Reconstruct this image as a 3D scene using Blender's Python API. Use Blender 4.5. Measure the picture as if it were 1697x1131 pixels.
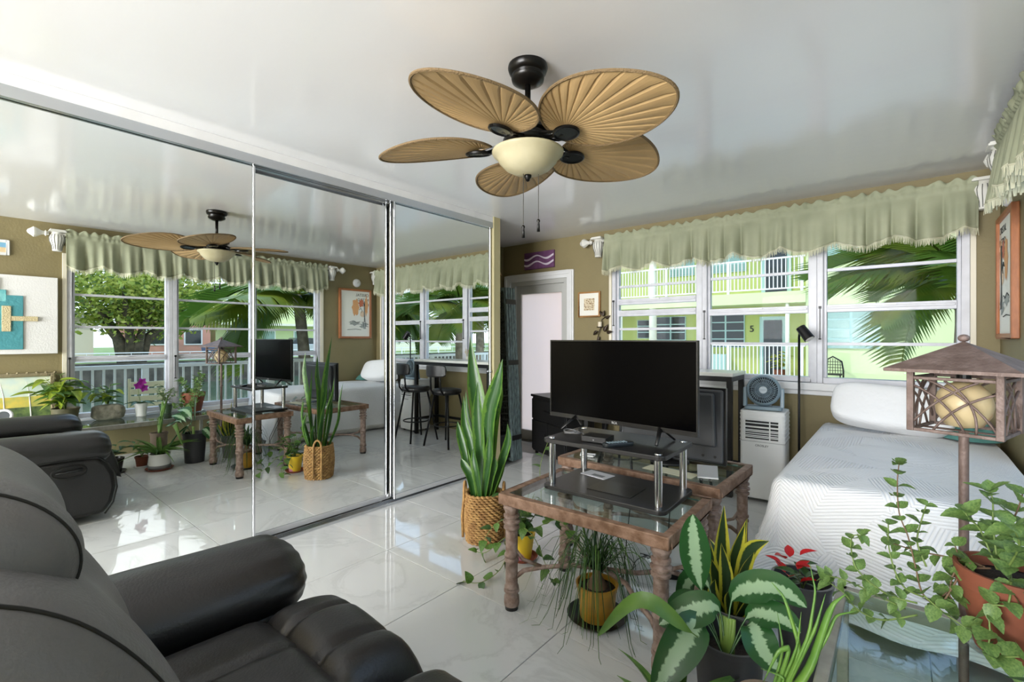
import bpy, bmesh, math, random
from math import sin, cos, pi, radians, sqrt, atan2, hypot
from mathutils import Vector, Matrix
random.seed(7)
S = bpy.context.scene
C = S.collection
for o in list(bpy.data.objects): bpy.data.objects.remove(o)

# ------------------------------------------------------------------ camera
cam = bpy.data.cameras.new('camera'); camo = bpy.data.objects.new('camera', cam); C.objects.link(camo)
camo.location = (3.04, 0.0, 1.262)
camo.rotation_euler = (radians(90), 0, radians(39.637))
cam.sensor_fit = 'HORIZONTAL'; cam.sensor_width = 36.0
cam.lens = 777.0 / 1697.0 * 36.0
cam.shift_y = -4.74 / 1697.0
cam.clip_start = 0.02; cam.clip_end = 500
S.camera = camo
# ------------------------------------------------------------------ world and light
W = bpy.data.worlds.new('sky'); S.world = W; W.use_nodes = True
nt = W.node_tree; nt.nodes.clear()
out = nt.nodes.new('ShaderNodeOutputWorld'); bg = nt.nodes.new('ShaderNodeBackground')
tc = nt.nodes.new('ShaderNodeTexCoord'); sx = nt.nodes.new('ShaderNodeSeparateXYZ')
rmp = nt.nodes.new('ShaderNodeValToRGB'); nz = nt.nodes.new('ShaderNodeTexNoise'); mixs = nt.nodes.new('ShaderNodeMix')
mixs.data_type = 'RGBA'
rmp.color_ramp.elements[0].position = 0.0; rmp.color_ramp.elements[0].color = (0.80, 0.90, 1.0, 1)
rmp.color_ramp.elements[1].position = 0.6; rmp.color_ramp.elements[1].color = (0.30, 0.55, 0.95, 1)
nz.inputs['Scale'].default_value = 2.2; nz.inputs['Detail'].default_value = 6
cr2 = nt.nodes.new('ShaderNodeValToRGB'); cr2.color_ramp.elements[0].position = .48; cr2.color_ramp.elements[1].position = .68
nt.links.new(tc.outputs['Generated'], sx.inputs[0]); nt.links.new(sx.outputs['Z'], rmp.inputs[0])
nt.links.new(tc.outputs['Generated'], nz.inputs['Vector']); nt.links.new(nz.outputs['Fac'], cr2.inputs[0])
nt.links.new(cr2.outputs[0], mixs.inputs[0]); nt.links.new(rmp.outputs[0], mixs.inputs[6]); mixs.inputs[7].default_value = (1, 1, 1, 1)
nt.links.new(mixs.outputs[2], bg.inputs[0]); nt.links.new(bg.outputs[0], out.inputs[0])
bg.inputs[1].default_value = 1.55
sun = bpy.data.lights.new('sun', 'SUN'); sun.energy = 1.1; sun.angle = radians(2.0); sun.color = (1.0, 0.95, 0.85)
suno = bpy.data.objects.new('sun', sun); C.objects.link(suno); suno.rotation_euler = Vector((-.45, -.55, .72)).to_track_quat('Z', 'Y').to_euler()
suno.location = (2, 2, 20)
def area(name, loc, rot, sx_, sy_, watts, col=(1, 1, 1)):
    l_ = bpy.data.lights.new(name, 'AREA'); l_.shape = 'RECTANGLE'; l_.size = sx_; l_.size_y = sy_; l_.energy = watts; l_.color = col
    o = bpy.data.objects.new(name, l_); C.objects.link(o); o.location = loc; o.rotation_euler = rot; return o
area('added fill light behind camera', (1.8, -4.2, 1.4), (radians(100), 0, 0), 3.0, 1.9, 340)  # unseen fill light added to brighten the room, stands for no fixture
S.view_settings.view_transform = 'Standard'; S.view_settings.look = 'None'
S.view_settings.exposure = 0.70; S.view_settings.gamma = 1.0; S.view_settings.use_curve_mapping = False

# ------------------------------------------------------------------ materials
def lin(c):
    c = c / 255.0
    return c / 12.92 if c <= .04045 else ((c + .055) / 1.055) ** 2.4
def rgb(t): return (lin(t[0]), lin(t[1]), lin(t[2]), 1.0)
MATS = {}
def mat(name, col, rough=.5, metal=0.0, spec=.5, var=0.0, vscale=8.0, col2=None, bump=0.0, bscale=40.0, coat=0.0, trans=0.0, emit=0.0, stretch=None, ramp=(.35, .65), coords='Object'):
    if name in MATS: return MATS[name]
    m = bpy.data.materials.new(name); m.use_nodes = True; n = m.node_tree; b = n.nodes['Principled BSDF']
    b.inputs['Base Color'].default_value = rgb(col); b.inputs['Roughness'].default_value = rough
    b.inputs['Metallic'].default_value = metal; b.inputs['Specular IOR Level'].default_value = spec
    b.inputs['Coat Weight'].default_value = coat
    if emit: b.inputs['Emission Color'].default_value = rgb(col); b.inputs['Emission Strength'].default_value = emit
    t = None
    def coord():
        nonlocal t
        if t is None:
            tcn = n.nodes.new('ShaderNodeTexCoord'); t = tcn.outputs[coords]
            if stretch:
                mp = n.nodes.new('ShaderNodeMapping'); mp.inputs['Scale'].default_value = stretch
                n.links.new(t, mp.inputs[0]); t = mp.outputs[0]
        return t
    if var or col2:
        no = n.nodes.new('ShaderNodeTexNoise'); no.inputs['Scale'].default_value = vscale; no.inputs['Detail'].default_value = 5
        n.links.new(coord(), no.inputs['Vector'])
        r = n.nodes.new('ShaderNodeValToRGB'); r.color_ramp.elements[0].position = ramp[0]; r.color_ramp.elements[1].position = ramp[1]
        a = rgb(col); c2 = rgb(col2) if col2 else None
        if c2 is None:
            r.color_ramp.elements[0].color = tuple(max(0, v * (1 - var)) for v in a[:3]) + (1,)
            r.color_ramp.elements[1].color = tuple(min(1, v * (1 + var)) for v in a[:3]) + (1,)
        else:
            r.color_ramp.elements[0].color = a; r.color_ramp.elements[1].color = c2
        n.links.new(no.outputs['Fac'], r.inputs[0]); n.links.new(r.outputs[0], b.inputs['Base Color'])
    if bump:
        no = n.nodes.new('ShaderNodeTexNoise'); no.inputs['Scale'].default_value = bscale; no.inputs['Detail'].default_value = 3
        n.links.new(coord(), no.inputs['Vector'])
        bp = n.nodes.new('ShaderNodeBump'); bp.inputs['Strength'].default_value = bump; bp.inputs['Distance'].default_value = .01
        n.links.new(no.outputs['Fac'], bp.inputs['Height']); n.links.new(bp.outputs[0], b.inputs['Normal'])
    if trans:
        tl = n.nodes.new('ShaderNodeBsdfTranslucent'); mx = n.nodes.new('ShaderNodeMixShader'); mx.inputs[0].default_value = trans
        src = b.inputs['Base Color']
        if src.is_linked: n.links.new(src.links[0].from_socket, tl.inputs[0])
        else: tl.inputs[0].default_value = rgb(col)
        n.links.new(b.outputs[0], mx.inputs[1]); n.links.new(tl.outputs[0], mx.inputs[2])
        n.links.new(mx.outputs[0], n.nodes['Material Output'].inputs[0])
    MATS[name] = m
    return m
def glass_mat(name, tint=(250, 253, 252), refl=1.0, rough=0.0, base=None):
    if name in MATS: return MATS[name]
    m = bpy.data.materials.new(name); m.use_nodes = True; n = m.node_tree; n.nodes.clear()
    o = n.nodes.new('ShaderNodeOutputMaterial'); tr = n.nodes.new('ShaderNodeBsdfTransparent'); gl = n.nodes.new('ShaderNodeBsdfGlossy')
    lw = n.nodes.new('ShaderNodeLayerWeight'); mx = n.nodes.new('ShaderNodeMixShader')
    pw = n.nodes.new('ShaderNodeMath'); pw.operation = 'POWER'; pw.inputs[1].default_value = 5.0
    mu = n.nodes.new('ShaderNodeMath'); mu.operation = 'MULTIPLY_ADD'; mu.inputs[1].default_value = .85 * refl; mu.inputs[2].default_value = .03 * refl if base is None else base
    lw.inputs['Blend'].default_value = .5; tr.inputs[0].default_value = rgb(tint); gl.inputs['Roughness'].default_value = rough
    n.links.new(lw.outputs['Facing'], pw.inputs[0]); n.links.new(pw.outputs[0], mu.inputs[0]); n.links.new(mu.outputs[0], mx.inputs[0])
    n.links.new(tr.outputs[0], mx.inputs[1]); n.links.new(gl.outputs[0], mx.inputs[2]); n.links.new(mx.outputs[0], o.inputs[0])
    MATS[name] = m; return m
def uvleaf_mat(name, cin, cout, edge=.5, jag=.12, rough=.35, trans=.25, stripe=0.0, mode='centre'):
    """two-tone leaf: cin in the middle, cout at the margin (UV x = across -1..1, y = along)"""
    if name in MATS: return MATS[name]
    m = bpy.data.materials.new(name); m.use_nodes = True; n = m.node_tree; b = n.nodes['Principled BSDF']
    uv = n.nodes.new('ShaderNodeUVMap'); sp = n.nodes.new('ShaderNodeSeparateXYZ'); n.links.new(uv.outputs[0], sp.inputs[0])
    su = n.nodes.new('ShaderNodeMath'); su.operation = 'SUBTRACT'; su.inputs[1].default_value = .5; n.links.new(sp.outputs[0], su.inputs[0])
    ab = n.nodes.new('ShaderNodeMath'); ab.operation = 'ABSOLUTE'; n.links.new(su.outputs[0], ab.inputs[0])
    mp = n.nodes.new('ShaderNodeMapping'); mp.inputs['Scale'].default_value = (3, 22, 1) if mode == 'centre' else (4, 14, 1); n.links.new(uv.outputs[0], mp.inputs[0])
    no = n.nodes.new('ShaderNodeTexNoise'); no.inputs['Scale'].default_value = 1.0; no.inputs['Detail'].default_value = 4; n.links.new(mp.outputs[0], no.inputs['Vector'])
    ma = n.nodes.new('ShaderNodeMath'); ma.operation = 'MULTIPLY_ADD'; ma.inputs[1].default_value = jag * 2; n.links.new(no.outputs['Fac'], ma.inputs[0]); n.links.new(ab.outputs[0], ma.inputs[2])
    r = n.nodes.new('ShaderNodeValToRGB'); e = r.color_ramp.elements
    e[0].position = edge * .5 + jag - .03; e[0].color = rgb(cin); e[1].position = edge * .5 + jag + .03; e[1].color = rgb(cout)
    n.links.new(ma.outputs[0], r.inputs[0]); n.links.new(r.outputs[0], b.inputs['Base Color']); b.inputs['Roughness'].default_value = rough
    tl = n.nodes.new('ShaderNodeBsdfTranslucent'); mx = n.nodes.new('ShaderNodeMixShader'); mx.inputs[0].default_value = trans
    n.links.new(r.outputs[0], tl.inputs[0]); n.links.new(b.outputs[0], mx.inputs[1]); n.links.new(tl.outputs[0], mx.inputs[2])
    n.links.new(mx.outputs[0], n.nodes['Material Output'].inputs[0])
    MATS[name] = m; return m

# ------------------------------------------------------------------ mesh helpers
class MB:
    def __init__(s): s.v = []; s.f = []; s.uv = None
    def box(s, x0, x1, y0, y1, z0, z1, M=None):
        i = len(s.v)
        P = [Vector(p) for p in ((x0,y0,z0),(x1,y0,z0),(x1,y1,z0),(x0,y1,z0),(x0,y0,z1),(x1,y0,z1),(x1,y1,z1),(x0,y1,z1))]
        if M: P = [M @ p for p in P]
        s.v += P
        s.f += [tuple(i + k for k in q) for q in ((3,2,1,0),(4,5,6,7),(0,1,5,4),(1,2,6,5),(2,3,7,6),(3,0,4,7))]
        return s
    def prism(s, poly, a, b, axis='x'):
        """poly of 2-D points extruded along axis from a to b"""
        i = len(s.v); n = len(poly)
        def mk(p, t): return {'x': Vector((t, p[0], p[1])), 'y': Vector((p[0], t, p[1])), 'z': Vector((p[0], p[1], t))}[axis]
        s.v += [mk(p, a) for p in poly] + [mk(p, b) for p in poly]
        s.f.append(tuple(i + k for k in range(n))[::-1]); s.f.append(tuple(i + n + k for k in range(n)))
        for k in range(n):
            j = (k + 1) % n; s.f.append((i + k, i + j, i + n + j, i + n + k))
        return s
    def tube(s, pts, r, n=8, cap=True, flat=1.0):
        pts = [Vector(p) for p in pts]; m = len(pts)
        if not hasattr(r, '__len__'): r = [r] * m
        T = []
        for k in range(m):
            d = pts[min(k + 1, m - 1)] - pts[max(k - 1, 0)]
            T.append(d.normalized() if d.length > 1e-9 else Vector((0, 0, 1)))
        up = Vector((0, 0, 1)) if abs(T[0].z) < .9 else Vector((1, 0, 0))
        N = (up - T[0] * up.dot(T[0])).normalized()
        i0 = len(s.v)
        for k in range(m):
            if k:
                N = N - T[k] * N.dot(T[k])
                N = N.normalized() if N.length > 1e-6 else Vector((1, 0, 0))
            B = T[k].cross(N)
            for j in range(n):
                a = 2 * pi * j / n
                s.v.append(pts[k] + N * (cos(a) * r[k] * flat) + B * (sin(a) * r[k]))
        for k in range(m - 1):
            for j in range(n):
                a = i0 + k * n + j; b = i0 + k * n + (j + 1) % n
                s.f.append((a, b, b + n, a + n))
        if cap:
            s.f.append(tuple(i0 + j for j in range(n))[::-1]); s.f.append(tuple(i0 + (m - 1) * n + j for j in range(n)))
        return s
    def cyl(s, p0, p1, r0, r1=None, n=16): return s.tube([p0, p1], [r0, r0 if r1 is None else r1], n)
    def lathe(s, prof, c=(0, 0, 0), n=24, M=None):
        i0 = len(s.v); m = len(prof); c = Vector(c)
        for (r, z) in prof:
            for j in range(n):
                a = 2 * pi * j / n; p = Vector((cos(a) * r, sin(a) * r, z))
                s.v.append((M @ p if M else p) + c)
        for k in range(m - 1):
            for j in range(n):
                a = i0 + k * n + j; b = i0 + k * n + (j + 1) % n
                s.f.append((a, b, b + n, a + n))
        if prof[0][0] > 1e-6: s.f.append(tuple(i0 + j for j in range(n))[::-1])
        if prof[-1][0] > 1e-6: s.f.append(tuple(i0 + (m - 1) * n + j for j in range(n)))
        return s
    def grid(s, nu, nv, fn, closed=False, uv=False):
        i0 = len(s.v)
        for a in range(nu + (0 if closed else 1)):
            for b in range(nv + 1): s.v.append(Vector(fn(a / nu, b / nv)))
        w = nv + 1; tot = nu if closed else nu + 1
        for a in range(nu):
            for b in range(nv):
                p = i0 + a * w + b; q = i0 + ((a + 1) % tot) * w + b
                s.f.append((p, q, q + 1, p + 1))
        return s
    def sellip(s, c, r, e1=.5, e2=.5, nu=28, nv=14, M=None):
        """superellipsoid: e small = boxy"""
        def pw(x, e): return math.copysign(abs(x) ** e, x)
        c = Vector(c)
        def fn(u, v):
            a = u * 2 * pi; b = (v - .5) * pi * .9999
            p = Vector((r[0] * pw(cos(b), e1) * pw(cos(a), e2), r[1] * pw(cos(b), e1) * pw(sin(a), e2), r[2] * pw(sin(b), e1)))
            return (M @ p if M else p) + c
        return s.grid(nu, nv, fn, closed=True)
    def mesh(s, name, m=None, smooth=True, sharp=55):
        me = bpy.data.meshes.new(name); me.from_pydata([tuple(p) for p in s.v], [], s.f); me.update()
        if m: me.materials.append(m)
        if smooth:
            for p in me.polygons: p.use_smooth = True
            if sharp: me.set_sharp_from_angle(angle=radians(sharp))
        return me
    def build(s, name, m, parent=None, smooth=False, bevel=0, sub=0, solid=0, loc=None, auto=None):
        me = s.mesh(name, m, smooth, 0)
        bm = bmesh.new(); bm.from_mesh(me); bmesh.ops.remove_doubles(bm, verts=bm.verts, dist=1e-6); bmesh.ops.recalc_face_normals(bm, faces=bm.faces); bm.to_mesh(me); bm.free()
        o = bpy.data.objects.new(name, me); C.objects.link(o)
        if parent: o.parent = parent
        if loc: o.location = loc
        if solid: md = o.modifiers.new('s', 'SOLIDIFY'); md.thickness = solid; md.offset = 0
        if bevel: md = o.modifiers.new('b', 'BEVEL'); md.width = bevel; md.segments = 2; md.limit_method = 'ANGLE'
        if sub: md = o.modifiers.new('u', 'SUBSURF'); md.levels = sub; md.render_levels = sub
        if auto: me.set_sharp_from_angle(angle=radians(auto))
        return o
def B(*a, M=None): return MB().box(*a, M=M)
def tag(o, label, cat, group=None):
    o['label'] = label; o['category'] = cat
    if group: o['group'] = group
    return o
def T(name, label, cat, loc=(0, 0, 0), rz=0, group=None):
    o = bpy.data.objects.new(name, None); C.objects.link(o); o.location = loc; o.rotation_euler = (0, 0, rz); o.empty_display_size = .05
    return tag(o, label, cat, group)
def struct(o): o['kind'] = 'structure'; return o
def stuff(o): o['kind'] = 'stuff'; return o
def inst(name, me, parent, M):
    o = bpy.data.objects.new(name, me); C.objects.link(o); o.parent = parent; o.matrix_basis = M; return o
def copy_tree(o, parent=None):
    c = o.copy(); C.objects.link(c); c.parent = parent
    for ch in list(o.children):
        d = ch.copy(); C.objects.link(d); d.parent = c
        for g in list(ch.children):
            h = g.copy(); C.objects.link(h); h.parent = d
    return c
def text_mesh(txt, size, m, name='lettering', extr=.0005):
    cu = bpy.data.curves.new('t', 'FONT'); cu.body = txt; cu.size = size; cu.align_x = 'CENTER'; cu.align_y = 'CENTER'; cu.extrude = extr
    ob = bpy.data.objects.new('t', cu); C.objects.link(ob)
    bpy.context.view_layer.update()
    me = bpy.data.meshes.new_from_object(ob); bpy.data.objects.remove(ob); me.materials.clear(); me.materials.append(m); me.name = name
    return me
def frame_M(base, d, up=(0, 0, 1), sx=1, sy=1, sz=1):
    y = Vector(d).normalized(); z = Vector(up); z = z - y * z.dot(y)
    if z.length < 1e-4: z = Vector((1, 0, 0)) - y * y.x
    z.normalize(); x = y.cross(z)
    R = Matrix((x, y, z)).transposed().to_4x4()
    return Matrix.Translation(base) @ R @ Matrix.Diagonal((sx, sy, sz, 1))
# unit leaf (length 1 along +y, half width .5) with curl
def leaf_mesh(name, m, shape='ovate', droop=.15, fold=.15, nl=8, nw=4, tooth=0):
    v = []; f = []; uv = []
    for i in range(nl + 1):
        t = i / nl
        if shape == 'ovate': w = sin(pi * min(1, t ** .75)) ** .8 * (1 - .15 * t)
        elif shape == 'heart': w = (sin(pi * t ** .55)) ** .75 if t > 0 else .25
        elif shape == 'sword': w = (.55 + .45 * sin(pi * min(1, t * 1.1))) * (1 - max(0, t - .55) / .45 * .98 if t > .55 else 1)
        elif shape == 'lance': w = sin(pi * t ** .8) ** .9
        elif shape == 'strap': w = (1 - t ** 3) * (.7 + .3 * sin(pi * t))
        else: w = sin(pi * t)
        w = max(w, .03)
        if tooth and 0 < i < nl: w *= 1 + tooth * (1 if i % 2 else -1)
        for j in range(nw + 1):
            q = j / nw * 2 - 1
            v.append((q * w * .5, t - droop * droop * t * t * .3, fold * abs(q) * w * .5 - droop * t * t)); uv.append((j / nw if w > .05 else .5, t))
    for i in range(nl):
        for j in range(nw):
            a = i * (nw + 1) + j; f.append((a, a + 1, a + nw + 2, a + nw + 1))
    me = bpy.data.meshes.new(name); me.from_pydata(v, [], f); me.materials.append(m)
    ul = me.uv_layers.new(name='UVMap')
    for lp in me.loops: ul.data[lp.index].uv = uv[lp.vertex_index]
    for p in me.polygons: p.use_smooth = True
    return me
def spine_leaf(name, pts, wmax, m, parent, off, shape='sword', nl=14, nw=4, fold=.25, facing=None):
    """leaf blade swept along a 3-D spine (points in world space, off = parent's location)"""
    pts = [Vector(p) - Vector(off) for p in pts]
    def cat(t):
        n = len(pts) - 1; x = min(t * n, n - 1e-6); i = int(x); u = x - i
        p0 = pts[max(i - 1, 0)]; p1 = pts[i]; p2 = pts[i + 1]; p3 = pts[min(i + 2, n)]
        return .5 * ((2 * p1) + (p2 - p0) * u + (2 * p0 - 5 * p1 + 4 * p2 - p3) * u * u + (3 * p1 - p0 - 3 * p2 + p3) * u ** 3)
    v = []; f = []; uv = []
    fc = Vector(facing) if facing else Vector((.6, -.8, .1))
    for i in range(nl + 1):
        t = i / nl; p = cat(t); d = (cat(min(1, t + .02)) - cat(max(0, t - .02))).normalized()
        nrm = fc - d * fc.dot(d); nrm.normalize(); x = d.cross(nrm)
        if shape == 'sword': w = (.32 + .68 * sin(pi * min(1, t * .95 + .05)) ** .8) * (1 if t < .6 else max(.02, 1 - ((t - .6) / .4) ** 1.5))
        elif shape == 'ovate': w = 0.06 if t < .32 else max(.03, sin(pi * ((t - .32) / .68) ** .75) ** .75)
        elif shape == 'aloe': w = max(.04, 1 - t ** 1.4)
        else: w = max(.05, sin(pi * t))
        w *= wmax
        for j in range(nw + 1):
            q = j / nw * 2 - 1
            v.append(p + x * (q * w * .5) + nrm * (fold * q * q * w * .5)); uv.append((j / nw, t))
    for i in range(nl):
        for j in range(nw):
            a = i * (nw + 1) + j; f.append((a, a + 1, a + nw + 2, a + nw + 1))
    me = bpy.data.meshes.new(name); me.from_pydata([tuple(p) for p in v], [], f); me.materials.append(m)
    ul = me.uv_layers.new(name='UVMap')
    for lp in me.loops: ul.data[lp.index].uv = uv[lp.vertex_index]
    for p in me.polygons: p.use_smooth = True
    o = bpy.data.objects.new(name, me); C.objects.link(o); o.parent = parent
    return o

# ------------------------------------------------------------------ palette
OLIVE = mat('olive wall paint', (134, 122, 86), .62, var=.05, vscale=3, bump=.15, bscale=60)
CEIL = mat('ceiling gloss paint', (236, 236, 237), .13, spec=.9, bump=.06, bscale=5, stretch=(1, 3, 1))
WHITE = mat('white trim paint', (226, 226, 226), .35, var=.03)
WINW = mat('window frame paint', (206, 206, 212), .35, var=.06, vscale=12)
BLACK = mat('black satin', (14, 14, 15), .35)
BLACKM = mat('black metal', (20, 20, 22), .4, metal=.4)
CHROME = mat('brushed chrome', (205, 207, 210), .18, metal=1.0)
TILE = None
GLASS = glass_mat('window glass', (252, 254, 253), .4, base=.002)
TGLASS = glass_mat('table glass', (238, 248, 245), 1.0)
MIRROR = mat('mirror silver', (238, 241, 240), .0, metal=1.0)
def marble():
    m = bpy.data.materials.new('marble tile'); m.use_nodes = True; n = m.node_tree; b = n.nodes['Principled BSDF']
    tcn = n.nodes.new('ShaderNodeTexCoord'); oi = n.nodes.new('ShaderNodeObjectInfo'); ad = n.nodes.new('ShaderNodeVectorMath'); ad.operation = 'ADD'
    sc = n.nodes.new('ShaderNodeVectorMath'); sc.operation = 'SCALE'; sc.inputs[3].default_value = 1.0
    n.links.new(tcn.outputs['Object'], ad.inputs[0]); n.links.new(oi.outputs['Location'], sc.inputs[0]); n.links.new(sc.outputs[0], ad.inputs[1])
    a = n.nodes.new('ShaderNodeTexNoise'); a.inputs['Scale'].default_value = .9; a.inputs['Detail'].default_value = 8; a.inputs['Distortion'].default_value = 2.0; a.inputs['Roughness'].default_value = .62
    n.links.new(ad.outputs[0], a.inputs['Vector'])
    r = n.nodes.new('ShaderNodeValToRGB'); e = r.color_ramp.elements
    e[0].position = .46; e[0].color = rgb((206, 207, 206)); e[1].position = .5; e[1].color = rgb((196, 197, 196))
    e2 = e.new(.535); e2.color = rgb((209, 210, 209)); e3 = e.new(.485); e3.color = rgb((203, 204, 203))
    n.links.new(a.outputs['Fac'], r.inputs[0]); n.links.new(r.outputs[0], b.inputs['Base Color'])
    b.inputs['Roughness'].default_value = .035; b.inputs['Specular IOR Level'].default_value = .75
    return m
TILE = marble()

# ================================================================== the room
D = 4.494; XR = 3.554; ZC = 2.409; YB = -4.6; XL = -.82; XM = .05
# floor: screed + tiles
fl = struct(B(XL, XR, YB, D, -.14, -.006).build('floor', mat('grout', (104, 103, 100), .8)))
g = .0016
tm = {}
def tile(x0, x1, y0, y1):
    k = (round(x1 - x0, 3), round(y1 - y0, 3))
    if k not in tm:
        b = MB(); hx, hy = (x1 - x0) / 2 - g, (y1 - y0) / 2 - g; c = .0012
        for (a, z) in ((0, -.006), (0, -c), (c, 0)):
            b.v += [Vector((-hx + a, -hy + a, z)), Vector((hx - a, -hy + a, z)), Vector((hx - a, hy - a, z)), Vector((-hx + a, hy - a, z))]
        for L in (0, 4):
            for j in range(4): b.f.append((L + j, L + (j + 1) % 4, L + 4 + (j + 1) % 4, L + 4 + j))
        b.f.append((8, 9, 10, 11)); tm[k] = b.mesh('tile', TILE, False)
    inst('tile', tm[k], fl, Matrix.Translation(((x0 + x1) / 2, (y0 + y1) / 2, 0)))
xs = [XL] + [x for x in [.69 + .61 * k for k in range(-4, 8)] if XL + .02 < x < XR - .02] + [XR]
ys = [YB] + [y for y in [1.675 + .61 * k for k in range(-14, 8)] if YB + .02 < y < D - .02] + [D]
for i in range(len(xs) - 1):
    for j in range(len(ys) - 1): tile(xs[i], xs[i + 1], ys[j], ys[j + 1])
struct(B(XL - .1, XR + .2, YB - .1, D + .2, ZC, ZC + .15).build('ceiling', CEIL))
# far wall with the door and three windows
FW = [(.69, 1.617), (1.617, 2.52), (2.52, 3.41)]; FZ0, FZ1 = .90, 2.12
w = MB(); t = .18
w.box(XL - .15, -.70, D, D + t, 0, ZC); w.box(-.70, .14, D, D + t, 1.96, ZC); w.box(.14, .69, D, D + t, 0, ZC)
w.box(.69, 3.41, D, D + t, 0, FZ0); w.box(.69, 3.41, D, D + t, FZ1, ZC); w.box(3.41, XR + .18, D, D + t, 0, ZC)
struct(w.build('wall_far', OLIVE))
RW = [(.78, 1.68), (1.68, 2.59), (2.59, 3.53)]; RZ0, RZ1 = .44, 2.12
w = MB(); X1 = XR + .18
w.box(XR, X1, YB - .18, .78, 0, ZC); w.box(XR, X1, .78, 3.53, 0, RZ0); w.box(XR, X1, .78, 3.53, RZ1, ZC); w.box(XR, X1, 3.53, D, 0, ZC)
struct(w.build('wall_right', OLIVE))
struct(B(XL - .15, XL, 3.39, D, 0, ZC).build('wall_alcove', OLIVE))
w = MB(); w.box(XL - .15, .085, 3.30, 3.39, 0, ZC); struct(w.build('wall_partition', mat('light olive paint', (184, 174, 134), .62, var=.04, vscale=3, bump=.15, bscale=60)))
struct(B(-.75, -.70, YB, 3.30, 0, ZC).build('wall_closet', WHITE))
struct(B(-.70, .06, YB, .10, 0, ZC).build('wall_left', OLIVE))
# unseen back wall; its wide glass opening is added to let in daylight
w = MB(); w.box(.06, .5, YB - .18, YB, 0, ZC); w.box(3.2, XR, YB - .18, YB, 0, ZC); w.box(.5, 3.2, YB - .18, YB, 2.12, ZC)
struct(w.build('wall_back', OLIVE))
wb = struct(MB().box(.5, .56, YB - .12, YB - .06, 0, 2.12).box(1.82, 1.88, YB - .12, YB - .06, 0, 2.12).box(3.14, 3.2, YB - .12, YB - .06, 0, 2.12).box(.56, 3.14, YB - .12, YB - .06, 2.06, 2.12).box(.56, 3.14, YB - .12, YB - .06, 0, .05).build('window_7', WINW))
B(.56, 1.82, YB - .095, YB - .09, .05, 2.06).build('pane', GLASS, wb); B(1.88, 3.14, YB - .095, YB - .09, .05, 2.06).build('pane', GLASS, wb)

# windows ----------------------------------------------------------
def window(n, a, b, z0, z1, rails, munts, horiz, opened=False):
    """horiz: function (s,d,z) -> world: s along the wall, d = depth outwards"""
    o = bpy.data.objects.new('window_%d' % n, None); C.objects.link(o); struct(o); o.location = horiz((a + b) / 2, .03, z0)
    L = o.location.copy()
    def bx(mb, s0, s1, d0, d1, za, zb):
        p = Vector(horiz(s0, d0, za)) - L; q = Vector(horiz(s1, d1, zb)) - L
        mb.box(min(p.x, q.x), max(p.x, q.x), min(p.y, q.y), max(p.y, q.y), za - L.z, zb - L.z)
    f = MB(); fw = .042
    bx(f, a, a + fw, .0, .10, z0, z1); bx(f, b - fw, b, .0, .10, z0, z1); bx(f, a + fw, b - fw, .0, .10, z1 - fw, z1); bx(f, a + fw, b - fw, .0, .10, z0, z0 + .045)
    f.build('frame', WINW, o, bevel=.004)
    f = MB(); bx(f, a + fw, a + fw + .022, .03, .085, z0 + .045, z1 - fw); bx(f, b - fw - .022, b - fw, .03, .085, z0 + .045, z1 - fw); f.build('sash_stile', WINW, o, bevel=.003)
    for zr in rails:
        f = MB(); bx(f, a + fw + .022, b - fw - .022, .022, .088, zr - .03, zr + .03); bx(f, a + fw + .03, b - fw - .03, .012, .022, zr - .006, zr + .012); f.build('rail', WINW, o, bevel=.003)
    for zm in munts:
        f = MB(); bx(f, a + fw + .022, b - fw - .022, .042, .072, zm - .012, zm + .012); f.build('muntin', WINW, o, bevel=.002)
    cuts = sorted([z0 + .045] + [v for r in rails for v in (r - .03, r + .03)] + [v for m_ in munts for v in (m_ - .012, m_ + .012)] + [z1 - fw])
    for i in range(0, len(cuts), 2):
        f = MB(); bx(f, a + fw + .022, b - fw - .022, .055, .059, cuts[i], cuts[i + 1]); f.build('pane', GLASS, o)
    # latch
    f = MB(); r0 = rails[0]; bx(f, a + .012, a + .03, -.012, .0, r0 - .25, r0 - .24); bx(f, a + .018, a + .024, -.01, -.004, r0 - .24, r0); bx(f, a + .012, a + .03, -.014, .0, r0, r0 + .02); f.build('latch', BLACKM, o)
    f = MB(); sm = (a + b) / 2; bx(f, sm - .05, sm + .05, .006, .014, r0 + .012, r0 + .024); f.build('lift_handle', WHITE, o)
    return o
far = lambda s, d, z: (s, D + d, z)
rgt = lambda s, d, z: (XR + d, s, z)
window(1, *FW[0], FZ0, FZ1, [1.64, 1.52], [1.80, 1.356], far)
window(2, *FW[1], FZ0, FZ1, [1.50], [1.81, 1.213], far)
window(3, *FW[2], FZ0, FZ1, [1.50], [1.81, 1.216], far)
for i in range(3): window(4 + i, *RW[i], RZ0, RZ1, [1.045], [1.378, 1.711], rgt)
struct(MB().box(.64, 3.46, D - .05, D + .0, .84, .90).box(.66, 3.44, D - .02, D, .80, .84).build('trim_1', WHITE, bevel=.006))
struct(MB().box(XR - .06, XR, .72, 3.6, .385, .44).build('trim_2', WHITE, bevel=.006))
struct(MB().box(.66, .69, D - .012, D, .9, 2.12).box(3.41, 3.44, D - .012, D, .9, 2.12).build('trim_3', mat('cream trim', (228, 220, 200), .5), bevel=.003))
struct(MB().box(XR - .012, XR, .745, .78, .44, 2.12).box(XR - .012, XR, 3.53, 3.575, .44, 2.12).build('trim_4', MATS['cream trim'], bevel=.003))
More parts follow.
